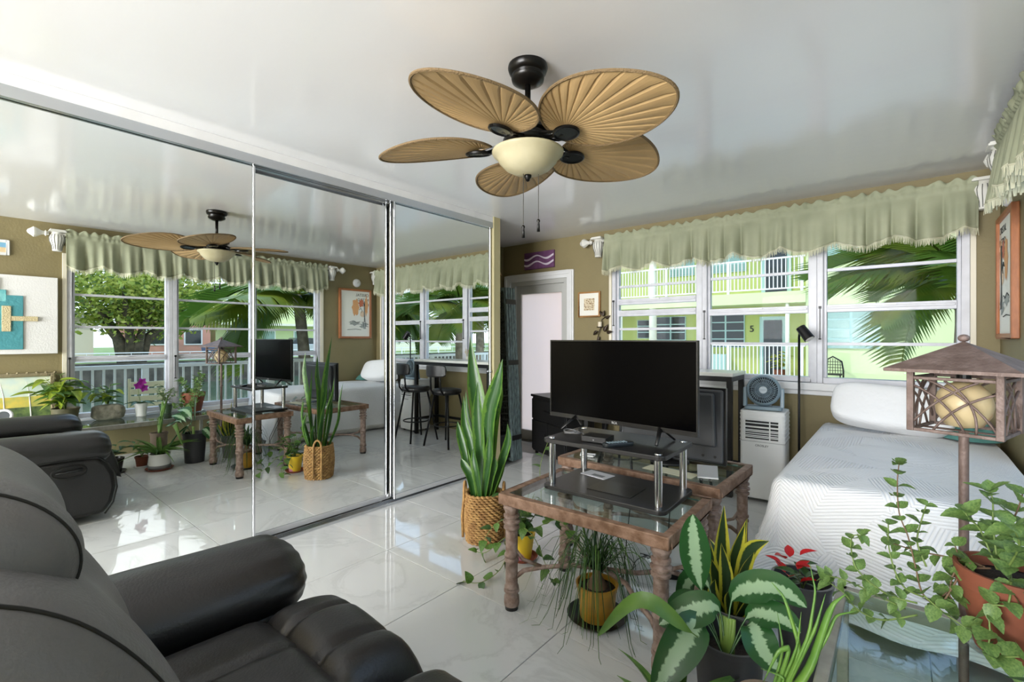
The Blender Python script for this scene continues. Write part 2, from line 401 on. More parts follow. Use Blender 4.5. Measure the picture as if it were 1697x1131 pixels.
# door 1 -----------------------------------------------------------
dr = bpy.data.objects.new('door_1', None); C.objects.link(dr); dr.location = (-.28, D, 0); struct(dr)
def db(*a): q = list(a); q[0] += .28; q[1] += .28; q[2] -= D; q[3] -= D; return q
m = MB(); m.box(*db(-.79, -.70, D - .025, D, 0, 2.035)); m.box(*db(.14, .225, D - .025, D, 0, 2.035)); m.box(*db(-.70, .14, D - .025, D, 1.95, 2.035)); m.build('casing', WHITE, dr, bevel=.006)
m = MB(); m.box(*db(-.775, -.745, D - .04, D - .025, 0, 2.02)); m.box(*db(.18, .21, D - .04, D - .025, 0, 2.02)); m.box(*db(-.745, .18, D - .04, D - .025, 1.99, 2.02)); m.build('casing_bead', WHITE, dr, bevel=.004)
m = MB(); m.box(*db(-.70, -.64, D, D + .10, 0, 1.95)); m.box(*db(.085, .14, D, D + .10, 0, 1.95)); m.box(*db(-.64, .085, D, D + .10, 1.90, 1.95)); m.build('jamb', mat('grey door paint', (190, 190, 186), .4), dr, bevel=.003)
GD = MATS['grey door paint']
m = MB(); m.box(*db(-.64, -.57, D + .04, D + .08, .02, 1.90)); m.box(*db(.03, .085, D + .04, D + .08, .02, 1.90)); m.box(*db(-.57, .03, D + .04, D + .08, 1.80, 1.90)); m.box(*db(-.57, .03, D + .04, D + .08, .02, .14)); m.build('door_frame', GD, dr, bevel=.003)
FROST = mat('frosted glass', (255, 240, 236), .35, trans=.85)
m = MB(); m.box(*db(-.57, .03, D + .058, D + .064, .14, 1.80)); m.build('pane', FROST, dr)
m = MB(); m.box(*db(-.70, .14, D, D + .12, 0, .02)); m.build('threshold', mat('aluminium sill', (150, 150, 148), .35, metal=.7), dr)
m = MB(); m.sellip((.335, .03, 1.0), (.022, .03, .022), 1, 1, 12, 8); m.cyl((.335, .03, 1.0), (.335, .05, 1.0), .012); m.build('knob', CHROME, dr, smooth=True)

# mirror closet doors ------------------------------------------------
ZT0 = 2.335
struct(MB().box(-.70, .075, .10, 3.30, 2.385, ZC).box(-.02, .075, .10, 3.30, ZT0, 2.385).build('trim_5', WHITE, bevel=.003))
struct(MB().box(-.04, -.028, .10, 3.30, ZT0 - .035, ZT0).box(.012, .02, .10, 3.30, ZT0 - .03, ZT0).box(.066, .078, .10, 3.30, ZT0 - .035, ZT0 + .02).build('trim_6', CHROME, bevel=.002))
struct(MB().box(-.045, .083, .10, 3.30, 0, .008).box(-.045, -.038, .10, 3.30, .008, .02).box(.016, .022, .10, 3.30, .008, .022).box(.074, .083, .10, 3.30, .008, .02).build('trim_7', CHROME, bevel=.001))
def mirror_door(y0, y1, xf, label):
    o = T('sliding_mirror_door', label, 'mirror door', (xf, (y0 + y1) / 2, .026), group='sliding mirror doors of the closet')
    h = (y1 - y0) / 2; z1 = ZT0 - .012 - .026; fw = .014
    B(-.006, 0, -h + fw, h - fw, .035, z1 - .02).build('mirror_pane', MIRROR, o)
    m = MB(); m.box(-.018, .012, -h, -h + fw, 0, z1); m.box(-.018, .012, h - fw, h, 0, z1); m.build('stile', CHROME, o, bevel=.005)
    m = MB(); m.box(-.018, .008, -h + fw, h - fw, z1 - .02, z1); m.build('top_rail', CHROME, o, bevel=.002)
    m = MB(); m.box(-.018, .008, -h + fw, h - fw, 0, .035); m.build('bottom_rail', mat('white aluminium', (215, 216, 218), .25, metal=.6), o, bevel=.002)
    return o
mirror_door(.115, 1.185, XM, 'left sliding mirror door, behind the black recliner')
mirror_door(1.155, 2.205, -.005, 'middle sliding mirror door, set back on the rear track')
md3 = mirror_door(2.185, 3.285, XM, 'right sliding mirror door, beside the olive wall end')
m = MB(); m.lathe([(0, 0), (.012, 0), (.014, .006), (.008, .012), (0, .013)], n=14, M=Matrix.Rotation(pi / 2, 4, 'Y')); m.build('finger_pull', CHROME, md3, smooth=True, loc=(.012, .54, .92))

# ================================================================== large furniture
LEATHER = mat('black leather', (30, 29, 30), .36, spec=.5, var=.12, vscale=5, bump=.12, bscale=160)
LEATHER2 = mat('black leather painted sheen', (94, 93, 94), .45, spec=.55, var=.1, vscale=5, bump=.12, bscale=160)  # black leather of the pillows, its sheen put into the base colour
SEAMC = mat('dark stitching', (10, 10, 10), .7)
# recliner: faces +y
rc = T('recliner', 'black leather recliner armchair with padded bolster arms, in front of the mirrors', 'armchair', (2.02, .2, 0))
def rl(x, y, z): return Vector((x - 2.02, y - .2, z))
def bolster(x, y0, y1, z, rx, rz, m=LEATHER, name='arm_pad'):
    b = MB(); n = 26
    def fn(u, v):
        a = u * 2 * pi; t = v
        e = min(1, (min(t, 1 - t) / .10)) ; r = sqrt(max(0, 1 - (1 - e) ** 2)) * .92 + .08 * (e > 0)
        if t in (0, 1): r = 0.001
        wr = 1 + .035 * sin(13 * a + 2 * sin(9 * t)) * max(0, 1 - min(t, 1 - t) / .22) ** 1.3 + .012 * sin(16 * t + 2 * cos(a))
        y = y0 + (y1 - y0) * t
        return rl(x + cos(a) * rx * r * wr, y, z + .02 * sin(pi * t) + sin(a) * rz * r * wr)
    b.grid(72, 44, fn, closed=True)
    return b.build(name, m, rc, smooth=True)
for sx_, xc in ((-1, 1.45), (1, 2.58)):
    side = [(-.34, .05), (.70, .05), (.745, .12), (.765, .22), (.755, .32), (.72, .40), (.66, .45), (-.30, .47), (-.36, .40)]
    m = MB(); m.prism([(a - .2, b) for a, b in side], xc - .155 - 2.02, xc + .155 - 2.02, 'x'); m.build('side_panel', LEATHER, rc, bevel=.03, smooth=True, auto=40)
    m = MB(); xo = xc - .156 if sx_ < 0 else xc + .156
    m.tube([rl(xo, a, b) for a, b in side[1:8]], .006, 6); m.build('piping', SEAMC, rc, smooth=True)
    bolster(xc, -.30, .765, .49, .178, .112)
m = MB(); m.box(1.60 - 2.02, 2.43 - 2.02, -.34 - .2, .60 - .2, .06, .34); m.build('base', LEATHER, rc, bevel=.03)
# seat cushion with lengthwise seams
def pad(name, x0, x1, y0, y1, zt, th, crown, m=LEATHER, nx=24, ny=24, front=0, seams=(), ex=.10, dep=.02):
    b = MB(); w_ = x1 - x0
    def top(u, v):
        x = x0 + w_ * u; y = y0 + (y1 - y0) * v
        eu = min(1, min(u, 1 - u) * w_ / ex); ev = min(1, min(v, 1 - v) * (y1 - y0) / ex)
        k = sqrt(max(0, 1 - (1 - eu) ** 2)) * sqrt(max(0, 1 - (1 - ev) ** 2))
        z = zt - th * (1 - k) + crown * sin(pi * u) * sin(pi * v)
        for s_ in seams: z -= dep * math.exp(-((x - s_) / .012) ** 2) * k
        z += .004 * sin(23 * x + 5 * y) * k
        if front: z -= front * max(0, v - .35) ** 2
        return rl(x, y, z)
    b.grid(nx * 2, ny, top)
    def bot(u, v): p = top(u, v); return Vector((p.x, p.y, zt - th - (front * max(0, v - .35) ** 2 if front else 0)))
    b.grid(nx * 2, ny, bot)
    return b.build(name, m, rc, smooth=True)
pad('seat_cushion', 1.605, 2.425, .02, .62, .492, .15, .02, seams=(1.86, 2.14), dep=.012)
pad('front_pad', 1.605, 2.10, .52, .85, .495, .22, .012, front=.16, seams=(1.78, 1.95), dep=.016)
pad('front_pad', 2.10, 2.43, .52, .85, .485, .22, .012, front=.16, seams=(2.28,), dep=.016)
m = MB(); m.prism([(.55 - .2, .07), (.80 - .2, .07), (.815 - .2, .2), (.80 - .2, .32), (.55 - .2, .32)], 1.61 - 2.02, 2.425 - 2.02, 'x'); m.build('footrest_board', LEATHER, rc, bevel=.02)
# back: frame, lumbar pillow, head pillow
m = MB(); m.prism([(-.36 - .2, .35), (-.12 - .2, .35), (-.09 - .2, .60), (-.10 - .2, .98), (-.16 - .2, 1.03), (-.27 - .2, 1.02), (-.40 - .2, .70)], 1.62 - 2.02, 2.42 - 2.02, 'x'); m.build('back_frame', LEATHER, rc, bevel=.04, smooth=True, auto=50)
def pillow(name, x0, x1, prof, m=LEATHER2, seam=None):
    """profile (y,z) closed loop swept along x with rounded ends"""
    n = len(prof); cy = sum(p[0] for p in prof) / n; cz = sum(p[1] for p in prof) / n; b = MB()
    def fn(u, v):
        k = u * n; i = int(k) % n; f_ = k - int(k)
        p0, p1, p2, p3 = [prof[(i + d) % n] for d in (-1, 0, 1, 2)]
        q = [.5 * (2 * p1[c] + (p2[c] - p0[c]) * f_ + (2 * p0[c] - 5 * p1[c] + 4 * p2[c] - p3[c]) * f_ ** 2 + (3 * p1[c] - p0[c] - 3 * p2[c] + p3[c]) * f_ ** 3) for c in (0, 1)]
        e = min(1, min(v, 1 - v) * (x1 - x0) / .12); r = .12 + .88 * sqrt(max(0, 1 - (1 - e) ** 2.2))
        if v in (0, 1): r = 0.02
        x = x0 + (x1 - x0) * v
        wob = .006 * sin(17 * x + 4 * u)
        return rl(x, cy + (q[0] - cy) * r + wob, cz + (q[1] - cz) * r)
    b.grid(48, 40, fn, closed=True)
    o = b.build(name, m, rc, smooth=True)
    return o, fn
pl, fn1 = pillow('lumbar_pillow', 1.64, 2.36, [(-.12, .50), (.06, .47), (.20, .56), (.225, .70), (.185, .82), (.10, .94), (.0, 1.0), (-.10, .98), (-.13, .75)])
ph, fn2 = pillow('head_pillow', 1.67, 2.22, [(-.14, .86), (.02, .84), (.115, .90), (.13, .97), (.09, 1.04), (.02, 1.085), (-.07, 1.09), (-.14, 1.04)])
for fn_, par, us, v_ in ((fn1, pl, (.1, .82), .90), (fn2, ph, (.15, .9), .90)):
    m = MB(); m.tube([fn_(us[0] + (us[1] - us[0]) * k / 40, v_) for k in range(41)], .0028, 5); m.build('stitch_seam', SEAMC, par, smooth=True)
# recline lever on the outer side
lv = MB(); M_ = Matrix.Rotation(pi / 2, 4, 'Y')
def oval(t, a, b): return rl(1.293, .52 + a * cos(t), .375 + b * sin(t))
lv.tube([oval(2 * pi * k / 24, .085, .042) for k in range(25)], .007, 6, cap=False); lo = lv.build('lever_cup', SEAMC, rc, smooth=True)
m = MB(); m.tube([rl(1.288, .455, .375), rl(1.286, .50, .377), rl(1.284, .56, .380), rl(1.286, .585, .385)], [.008, .012, .02, .012], 8, flat=.6); m.build('lever_handle', BLACK, lo, smooth=True)

# glass tables with turned iron legs ------------------------------------
RUST = mat('aged bronze iron', (124, 100, 86), .6, metal=.1, col2=(164, 144, 134), vscale=30, bump=.5, bscale=70)
RUSTW = mat('wood-toned rim', (114, 84, 62), .55, metal=.1, col2=(150, 120, 100), vscale=26, bump=.4, bscale=60)
GEDGE = mat('glass edge green', (120, 178, 165), .15, trans=.4)
def leg_profile(h):
    """straight shaft with ring collars at foot, middle and capital"""
    k = h / .478; r = .0265
    P = [(.026, .016), (.034, .018), (.036, .028), (.035, .060), (.029, .066)]
    for z_, w_ in ((.085, .036), (.100, .033), (.222, .034), (.245, .034), (.372, .037), (.398, .040), (.424, .037)):
        z_ *= k; P += [(r + .002, z_ - .010), (w_, z_ - .005), (w_, z_ + .005), (r + .002, z_ + .010)]
    P += [(.033, h - .030), (.038, h - .022), (.038, h - .006), (.034, h)]
    return P
def glass_table(name, label, cx, cy, sx_, sy_, h, rz, group=None, legin=.045):
    o = T(name, label, 'table', (cx, cy, 0), rz, group)
    hx, hy = sx_ / 2, sy_ / 2; rw = .034; z0, z1 = h - .05, h
    f = MB()
    f.box(-hx, hx, -hy, -hy + rw, z0, z1); f.box(-hx, hx, hy - rw, hy, z0, z1); f.box(-hx, -hx + rw, -hy + rw, hy - rw, z0, z1); f.box(hx - rw, hx, -hy + rw, hy - rw, z0, z1)
    f.build('rim', RUSTW, o, bevel=.005)
    f = MB(); f.box(-hx + rw, hx - rw, -hy + rw, -hy + rw + .02, z1 - .022, z1 - .016); f.box(-hx + rw, hx - rw, hy - rw - .02, hy - rw, z1 - .022, z1 - .016)
    f.build('glass_ledge', RUSTW, o)
    gp = B(-hx + rw + .002, hx - rw - .002, -hy + rw + .002, hy - rw - .002, z1 - .014, z1 - .002).build('glass_top', TGLASS, o)
    b2 = MB(); iw = .0022
    b2.box(-hx + rw + .0005, hx - rw - .0005, -hy + rw + .0005, -hy + rw + iw + .012, z1 - .0155, z1 - .0142)
    b2.box(-hx + rw + .0005, hx - rw - .0005, hy - rw - iw - .012, hy - rw - .0005, z1 - .0155, z1 - .0142)
    b2.build('glass_edge', GEDGE, o)
    lp = MB().lathe(leg_profile(z0), n=20).mesh('leg', RUST)
    ft = MB().lathe([(0, 0), (.031, 0), (.032, .018), (0, .018)], n=16).mesh('foot', BLACK)
    for a in (-1, 1):
        for b in (-1, 1):
            l_ = inst('leg', lp, o, Matrix.Translation((a * (hx - legin), b * (hy - legin), 0))); inst('foot', ft, l_, Matrix.Identity(4))
    s_ = MB(); zs = .20; k = .12
    for a in (-1, 1):
        xq = a * (hx - legin)
        for b in (-1, 1):
            yq = b * (hy - legin)
            s_.tube([(xq, yq, zs - .07), (xq - a * .05, yq - b * .03, zs - .02), (xq - a * .12, yq - b * .07, zs), (xq - a * hx * .55, yq * .25, zs), (0, 0, zs)], .011, 8)
            s_.tube([(xq, yq, zs + .10), (xq - a * .04, yq - b * .03, zs + .03), (xq - a * .12, yq - b * .07, zs + .004)], .009, 8)
    s_.build('stretcher', RUST, o, smooth=True)
    return o
TH = .54
t1 = glass_table('glass_table', 'glass-topped table with turned bronze legs, carrying the television stand', 1.99, 1.93, .80, .56, TH, radians(1.5), 'pair of nesting glass tables')
t2 = glass_table('glass_table', 'glass-topped table with turned bronze legs, behind the television', 1.91, 2.66, .95, .58, TH, radians(-1.5), 'pair of nesting glass tables')
# long low console table under the right-hand window
ct = T('console_table', 'low glass console table with grey metal frame full of potted plants', 'table', (3.16, 1.22, 0))
CMET = mat('weathered grey metal', (150, 146, 136), .5, metal=.3, var=.12, vscale=25)
m = MB(); hx, hy, h = .285, .72, .425
m.box(-hx, hx, -hy, -hy + .03, h - .045, h); m.box(-hx, hx, hy - .03, hy, h - .045, h); m.box(-hx, -hx + .03, -hy, hy, h - .045, h); m.box(hx - .03, hx, -hy, hy, h - .045, h); m.build('rim', CMET, ct, bevel=.004)
B(-hx + .031, hx - .031, -hy + .031, hy - .031, h - .011, h - .001).build('glass_top', TGLASS, ct)
B(-hx + .03, hx - .03, .10, .13, h - .04, h - .012).build('cross_bar', CMET, ct)
for a in (-1, 1):
    for b in (-1, 1):
        l_ = B(-.016, .016, -.016, .016, 0, h - .045).build('leg', CMET, ct, bevel=.003, loc=(a * (hx - .016), b * (hy - .016), 0))

# tv stand, televisions --------------------------------------------------
st = T('tv_riser', 'black two-tier television riser with chrome posts on the glass table', 'tv stand', (2.005, 2.025, TH), radians(1.0))
SHELF = mat('black woodgrain laminate', (34, 33, 33), .38, var=.2, vscale=12, stretch=(1, 8, 8))
def rr(hx, hy, r, n=5):
    P = []
    for cx_, cy_, a0 in ((hx - r, hy - r, 0), (-hx + r, hy - r, 90), (-hx + r, -hy + r, 180), (hx - r, -hy + r, 270)):
        for k in range(n + 1): a = radians(a0 + 90 * k / n); P.append((cx_ + r * cos(a), cy_ + r * sin(a)))
    return P
MB().prism(rr(.30, .19, .035), 0, .02, 'z').build('bottom_shelf', SHELF, st, bevel=.003)
MB().prism(rr(.30, .19, .035), .222, .242, 'z').build('top_shelf', SHELF, st, bevel=.003)
cp = MB().cyl((0, 0, .02), (0, 0, .222), .0165, n=20).mesh('post', CHROME); cc = MB().lathe([(0, 0), (.017, 0), (.016, .003), (0, .004)], n=16).mesh('cap', CHROME)
for a in (-1, 1):
    for b in (-1, 1):
        p_ = inst('post', cp, st, Matrix.Translation((a * .262, b * .152, 0))); inst('cap', cc, p_, Matrix.Translation((0, 0, .242)))
SCREEN = mat('tv screen', (2, 2, 3), .16, spec=.05)
def tv(name, label, a, b, z0, z1, thick, legs):
    a = Vector(a + (0,)); b = Vector(b + (0,)); w_ = (b - a).length; c_ = (a + b) / 2; rz = atan2(b.y - a.y, b.x - a.x)
    o = T(name, label, 'television', (c_.x, c_.y, z0 - legs), rz); hw = w_ / 2; h_ = z1 - z0
    PL = mat('tv plastic', (16, 16, 17), .3)
    m = MB(); m.box(-hw, hw, 0, .018, legs, legs + h_); m.build('panel', PL, o, bevel=.002)
    m = MB(); m.box(-hw * .8, hw * .8, .018, thick, legs + .02, legs + h_ * .62); m.build('rear_housing', PL, o, bevel=.012)
    B(-hw + .007, hw - .007, -.0015, 0, legs + .022, legs + h_ - .007).build('screen', SCREEN, o)
    m = MB(); m.box(-hw, hw, -.004, 0, legs, legs + .02); m.box(-hw, -hw + .006, -.003, 0, legs + .02, legs + h_); m.box(hw - .006, hw, -.003, 0, legs + .02, legs + h_); m.box(-hw, hw, -.003, 0, legs + h_ - .006, legs + h_); m.build('bezel', PL, o)
    return o, legs, hw
SZ = TH + .242
tv1, lg, hw = tv('television', 'large flat television with black screen on the two-tier riser', (1.535, 2.155), (2.367, 2.07), .832, 1.252, .06, .832 - SZ)
for s_ in (-1, 1):
    m = MB(); xq = s_ * .24
    m.tube([(xq, .008, lg + .02), (xq + s_ * .03, -.085, .006)], [.012, .008], 6, flat=.6); m.tube([(xq, .008, lg + .02), (xq + s_ * .03, .085, .006)], [.012, .008], 6, flat=.6); m.build('leg', BLACK, tv1, smooth=True)
lt = text_mesh('RCA', .016, mat('light grey print', (190, 190, 190), .5)); inst('logo', lt, tv1, Matrix.Translation((0, -.0045, lg + .010)) @ Matrix.Rotation(pi / 2, 4, 'X'))
# second set: screen away from us
o = T('television', 'smaller television seen from behind, back greyed by reflected light, with two screw holes, on the rear glass table', 'television', (2.0, 2.68, TH), radians(-3))
TVB = mat('tv back greyed by reflection', (62, 64, 68), .42, var=.06)  # reflected light put into the grey of the back
m = MB(); m.box(-.32, .315, .02, .045, .028, .45); m.build('panel', mat('tv plastic', (16, 16, 17), .3), o, bevel=.004)
m = MB(); m.prism([(-.31, .04), (.305, .04), (.305, .44), (-.31, .44)], .0, .022, 'y')
m.prism([(-.28, .13), (.275, .13), (.265, .42), (-.27, .42)], -.03, .0, 'y'); m.build('rear_housing', TVB, o, bevel=.012)
B(-.305, .30, .045, .047, .045, .44).build('screen', SCREEN, o)
for xq in (.20, .265): MB().cyl((xq, -.002, .075), (xq, .003, .075), .008, n=12).build('screw_hole', BLACK, o)
m = MB(); m.tube([(0, .02, .14), (0, .02, .02)], .022, 10, flat=.7); m.lathe([(0, 0), (.11, 0), (.105, .012), (.04, .02), (0, .022)], c=(0, .02, 0), n=24); m.build('foot', BLACK, o, smooth=True)

# bed ---------------------------------------------------------------------
QUILT = mat('white quilted cotton', (236, 236, 236), .8)
def quilt_nodes(m, sc=1.0, strength=.55):
    n = m.node_tree; b = n.nodes['Principled BSDF']; uv = n.nodes.new('ShaderNodeUVMap')
    vor = n.nodes.new('ShaderNodeTexVoronoi'); vor.inputs['Scale'].default_value = 2.7 * sc; n.links.new(uv.outputs[0], vor.inputs['Vector'])
    sub = n.nodes.new('ShaderNodeVectorMath'); sub.operation = 'SUBTRACT'; n.links.new(uv.outputs[0], sub.inputs[0]); n.links.new(vor.outputs['Position'], sub.inputs[1])
    # leaf-like ribs: bands running away from a spine with a random direction per cell
    sep = n.nodes.new('ShaderNodeSeparateXYZ'); rot = n.nodes.new('ShaderNodeVectorRotate'); rot.rotation_type = 'Z_AXIS'
    sc_ = n.nodes.new('ShaderNodeSeparateColor'); n.links.new(vor.outputs['Color'], sc_.inputs[0])
    mu = n.nodes.new('ShaderNodeMath'); mu.operation = 'MULTIPLY'; mu.inputs[1].default_value = 6.28; n.links.new(sc_.outputs[0], mu.inputs[0])
    n.links.new(sub.outputs[0], rot.inputs['Vector']); n.links.new(mu.outputs[0], rot.inputs['Angle']); n.links.new(rot.outputs[0], sep.inputs[0])
    ab = n.nodes.new('ShaderNodeMath'); ab.operation = 'ABSOLUTE'; n.links.new(sep.outputs[0], ab.inputs[0])
    ma = n.nodes.new('ShaderNodeMath'); ma.operation = 'MULTIPLY_ADD'; ma.inputs[1].default_value = .85; n.links.new(ab.outputs[0], ma.inputs[0]); n.links.new(sep.outputs[1], ma.inputs[2])
    fr = n.nodes.new('ShaderNodeMath'); fr.operation = 'MULTIPLY'; fr.inputs[1].default_value = 165.0; n.links.new(ma.outputs[0], fr.inputs[0])
    si = n.nodes.new('ShaderNodeMath'); si.operation = 'SINE'; n.links.new(fr.outputs[0], si.inputs[0])
    sa = n.nodes.new('ShaderNodeMath'); sa.operation = 'ABSOLUTE'; n.links.new(si.outputs[0], sa.inputs[0])
    pw = n.nodes.new('ShaderNodeMath'); pw.operation = 'POWER'; pw.inputs[1].default_value = .5; n.links.new(sa.outputs[0], pw.inputs[0])
    bp = n.nodes.new('ShaderNodeBump'); bp.inputs['Strength'].default_value = strength; bp.inputs['Distance'].default_value = .008
    n.links.new(pw.outputs[0], bp.inputs['Height']); n.links.new(bp.outputs[0], b.inputs['Normal'])
quilt_nodes(QUILT)
bd = T('bed', 'single bed under a white leaf-quilted bedspread in the window corner', 'bed', (3.02, 3.45, 0))
bx0, bx1, by0, by1, bz = 2.56, 3.50, 2.50, 4.42, .60
MB().sellip((.01, .01, .40), (.46, .95, .19), .25, .2).build('mattress', mat('mattress ticking', (225, 225, 220), .8), bd, smooth=True)
m = MB(); m.box(-.43, .45, -.92, .94, .10, .24)
for a in (-.40, .40):
    for b in (-.88, .88): m.box(a - .03, a + .03, b - .03, b + .03, 0, .10)
m.build('bed_base', mat('dark bed frame', (40, 36, 34), .6), bd)
v = []; f = []; uv = []
dl = .60; nu, nv = 64, 96
for i in range(nu + 1):
    p = bx0 - dl + (bx1 + .0 - bx0 + dl) * i / nu
    for j in range(nv + 1):
        q = by0 - dl + (by1 - by0 + dl) * j / nv
        ox = max(0, bx0 + .05 - p); oy = max(0, by0 + .05 - q); o_ = hypot(ox, oy)
        x = max(p, bx0 + .05); y = max(q, by0 + .05)
        if o_ > 0:
            dx, dy = -ox / o_, -oy / o_; R_ = .05
            arc = min(o_, R_ * pi / 2); h1 = R_ * sin(arc / R_); z = bz - R_ * (1 - cos(arc / R_))
            rest = min(max(0, o_ - R_ * pi / 2), .54); corner = (ox * oy) ** .5 / max(o_, 1e-6)
            fl_ = (.05 if ox > oy else .10) * rest / .5 + .30 * corner ** 2 * (rest / .5) ** 1.3 * .8 + .018 * sin(q * 15 if ox > oy else p * 17) * rest / .5
            x += dx * (h1 + fl_); y += dy * (h1 + fl_); z -= rest * .93
            z = max(z, .07 if corner < .2 else .055)
        else:
            z = bz + .018 * sin(pi * (q - by0) / (by1 - by0)) * sin(pi * (p - bx0) / (bx1 - bx0)) + .004 * sin(9 * p + 7 * q)
        v.append((x - 3.02, y - 3.45, z)); uv.append((p, q))
for i in range(nu):
    for j in range(nv):
        a = i * (nv + 1) + j; f.append((a, a + nv + 1, a + nv + 2, a + 1))
me = bpy.data.meshes.new('quilt'); me.from_pydata(v, [], f); me.materials.append(QUILT); ul = me.uv_layers.new(name='UVMap')
for lp_ in me.loops: ul.data[lp_.index].uv = uv[lp_.vertex_index]
for p_ in me.polygons: p_.use_smooth = True
qo = bpy.data.objects.new('quilt', me); C.objects.link(qo); qo.parent = bd
m = MB()  # fringe along the hem
hem = [v[j] for j in range(nv + 1)] 
for k in range(nv):
    a, b = Vector(hem[k]), Vector(hem[k + 1])
    for t_ in range(3):
        p_ = a.lerp(b, (t_ + .5) / 3)
        if p_.z > .12: continue
        m.tube([p_ + Vector((0, 0, .004)), p_ + Vector((-.006, 0, -.03)), p_ + Vector((-.004, .004, -.05))], [.004, .003, .0015], 4)
stuff(m.build('fringe', mat('white tassel', (222, 220, 214), .9), bd))
# pillow
pz = T('pillow', 'long white quilted pillow leaning at the head of the bed under the window', 'pillow', (2.985, 4.12, .62))
PQ = mat('white pillow cotton', (238, 238, 238), .85, bump=.35, bscale=30, stretch=(1, 4, 1))
m = MB(); m.sellip((0, 0, 0), (.335, .10, .155), .5, .38, 48, 24); po = m.build('pillow_cushion', PQ, pz, smooth=True); po.location = (0, .03, .155); po.rotation_euler = (radians(-28), radians(4), radians(-2))
tl = T('throw_blanket', 'crumpled teal cloth lying behind the pillow against the wall', 'blanket', (3.385, 4.2, .62))
b = MB()
def fn(u, v):
    a = u * 2 * pi; r = v; x = cos(a) * .155 * r; y = sin(a) * .17 * r
    return (x, y, .001 + .13 * (1 - r) ** .7 * (1 + .25 * sin(5 * a + 6 * r)) + .008 * sin(11 * a) * r * (1 - r))
b.grid(36, 10, fn, closed=True); b.build('cloth', mat('teal cotton', (86, 138, 132), .85, var=.12, vscale=9), tl, smooth=True)

# bronze lantern floor lamp -------------------------------------------------
BRZ = mat('bronze lamp metal', (98, 80, 72), .55, metal=.2, col2=(122, 104, 97), vscale=25, bump=.3, bscale=80)
la = T('lantern_lamp', 'bronze floor lamp with a pagoda-roofed lattice lantern, beside the bed', 'lamp', (3.195, 2.06, 0))
m = MB(); m.lathe([(0, 0), (.10, 0), (.10, .012), (.07, .022), (.018, .034), (0, .034)], n=28); m.build('base', BRZ, la, smooth=True)
m = MB(); m.cyl((0, 0, .03), (0, 0, .965), .0125, n=16); m.lathe([(.0125, 0), (.018, .004), (.018, .016), (.0125, .02)], c=(0, 0, .69), n=16); m.build('pole', BRZ, la, smooth=True, auto=40)
cg = bpy.data.objects.new('lantern_cage', None)
s_ = .103; al = radians(39.6 - 32.8 + 90 - 57)  # cage turned a third of a right angle
al = radians(39.6 + 32.8 - 90)
RZ = Matrix.Rotation(al, 4, 'Z')
m = MB(); zc0, zc1 = .965, 1.155
for a in (-1, 1):
    for b in (-1, 1): m.box(a * s_ - .009, a * s_ + .009, b * s_ - .009, b * s_ + .009, zc0, zc1, M=RZ)
for a in (-1, 1):
    for zz in (zc0, zc1 - .025):
        m.box(-s_, s_, a * s_ - .006, a * s_ + .006, zz, zz + .010, M=RZ); m.box(a * s_ - .006, a * s_ + .006, -s_, s_, zz, zz + .010, M=RZ)
m.box(-s_, s_, -.012, .012, zc0, zc0 + .004, M=RZ)
cage = m.build('lantern_cage', BRZ, la, bevel=.002)
# curved lattice on the four faces
for k in range(4):
    R4 = RZ @ Matrix.Rotation(k * pi / 2, 4, 'Z'); m = MB()
    def arc(x0, z0, x1, z1, bow):
        P = []
        for q in range(9):
            t_ = q / 8; x = x0 + (x1 - x0) * t_; z = z0 + (z1 - z0) * t_; nx, nz_ = -(z1 - z0), (x1 - x0); l_ = hypot(nx, nz_); w_ = bow * 4 * t_ * (1 - t_)
            P.append(R4 @ Vector((max(-s_, min(s_, x + nx / l_ * w_)), -s_, z + nz_ / l_ * w_)))
        m.tube(P, .0035, 6)
    zb, zt_ = zc0 + .01, zc1 - .025
    arc(-s_, zb + .01, s_ * .55, zt_, .014); arc(-s_ * .45, zb, s_, zt_ - .03, .018)
    arc(-s_, zt_ - .015, s_ * .25, zb, .02); arc(-s_ * .6, zt_, s_ * .95, zb + .005, .02); arc(-s_ * .2, zt_, s_ * .5, zb, .025)
    m.build('lattice', BRZ, cage, smooth=True)
# roof
m = MB(); e = .158; zr = 1.155; i0 = 0
P = [RZ @ Vector((a * e, b * e, zr)) for a, b in ((-1, -1), (1, -1), (1, 1), (-1, 1))]
P2 = [p + Vector((0, 0, .010)) for p in P]; ap = Vector((0, 0, 1.252))
m.v = P + P2 + [ap]
m.f = [(3, 2, 1, 0)] + [(k, (k + 1) % 4, 4 + (k + 1) % 4, 4 + k) for k in range(4)] + [(4 + k, 4 + (k + 1) % 4, 8) for k in range(4)]
m.build('roof', BRZ, la); m = MB(); m.sellip((0, 0, 1.262), (.015, .015, .012), 1, 1, 16, 10); m.build('finial', BRZ, la, smooth=True)
m = MB(); m.lathe([(0, .975), (.045, .985), (.066, 1.02), (.071, 1.055), (.062, 1.09), (.04, 1.115), (.012, 1.125)], n=28)
m.build('glass_globe', mat('amber alabaster glass', (226, 205, 160), .35, col2=(200, 130, 60), vscale=9, ramp=(.55, .78), trans=.3), la, smooth=True)
m = MB(); m.cyl((0, 0, 1.10), (0, 0, 1.16), .018, n=14); m.build('lamp_socket', BLACK, la)

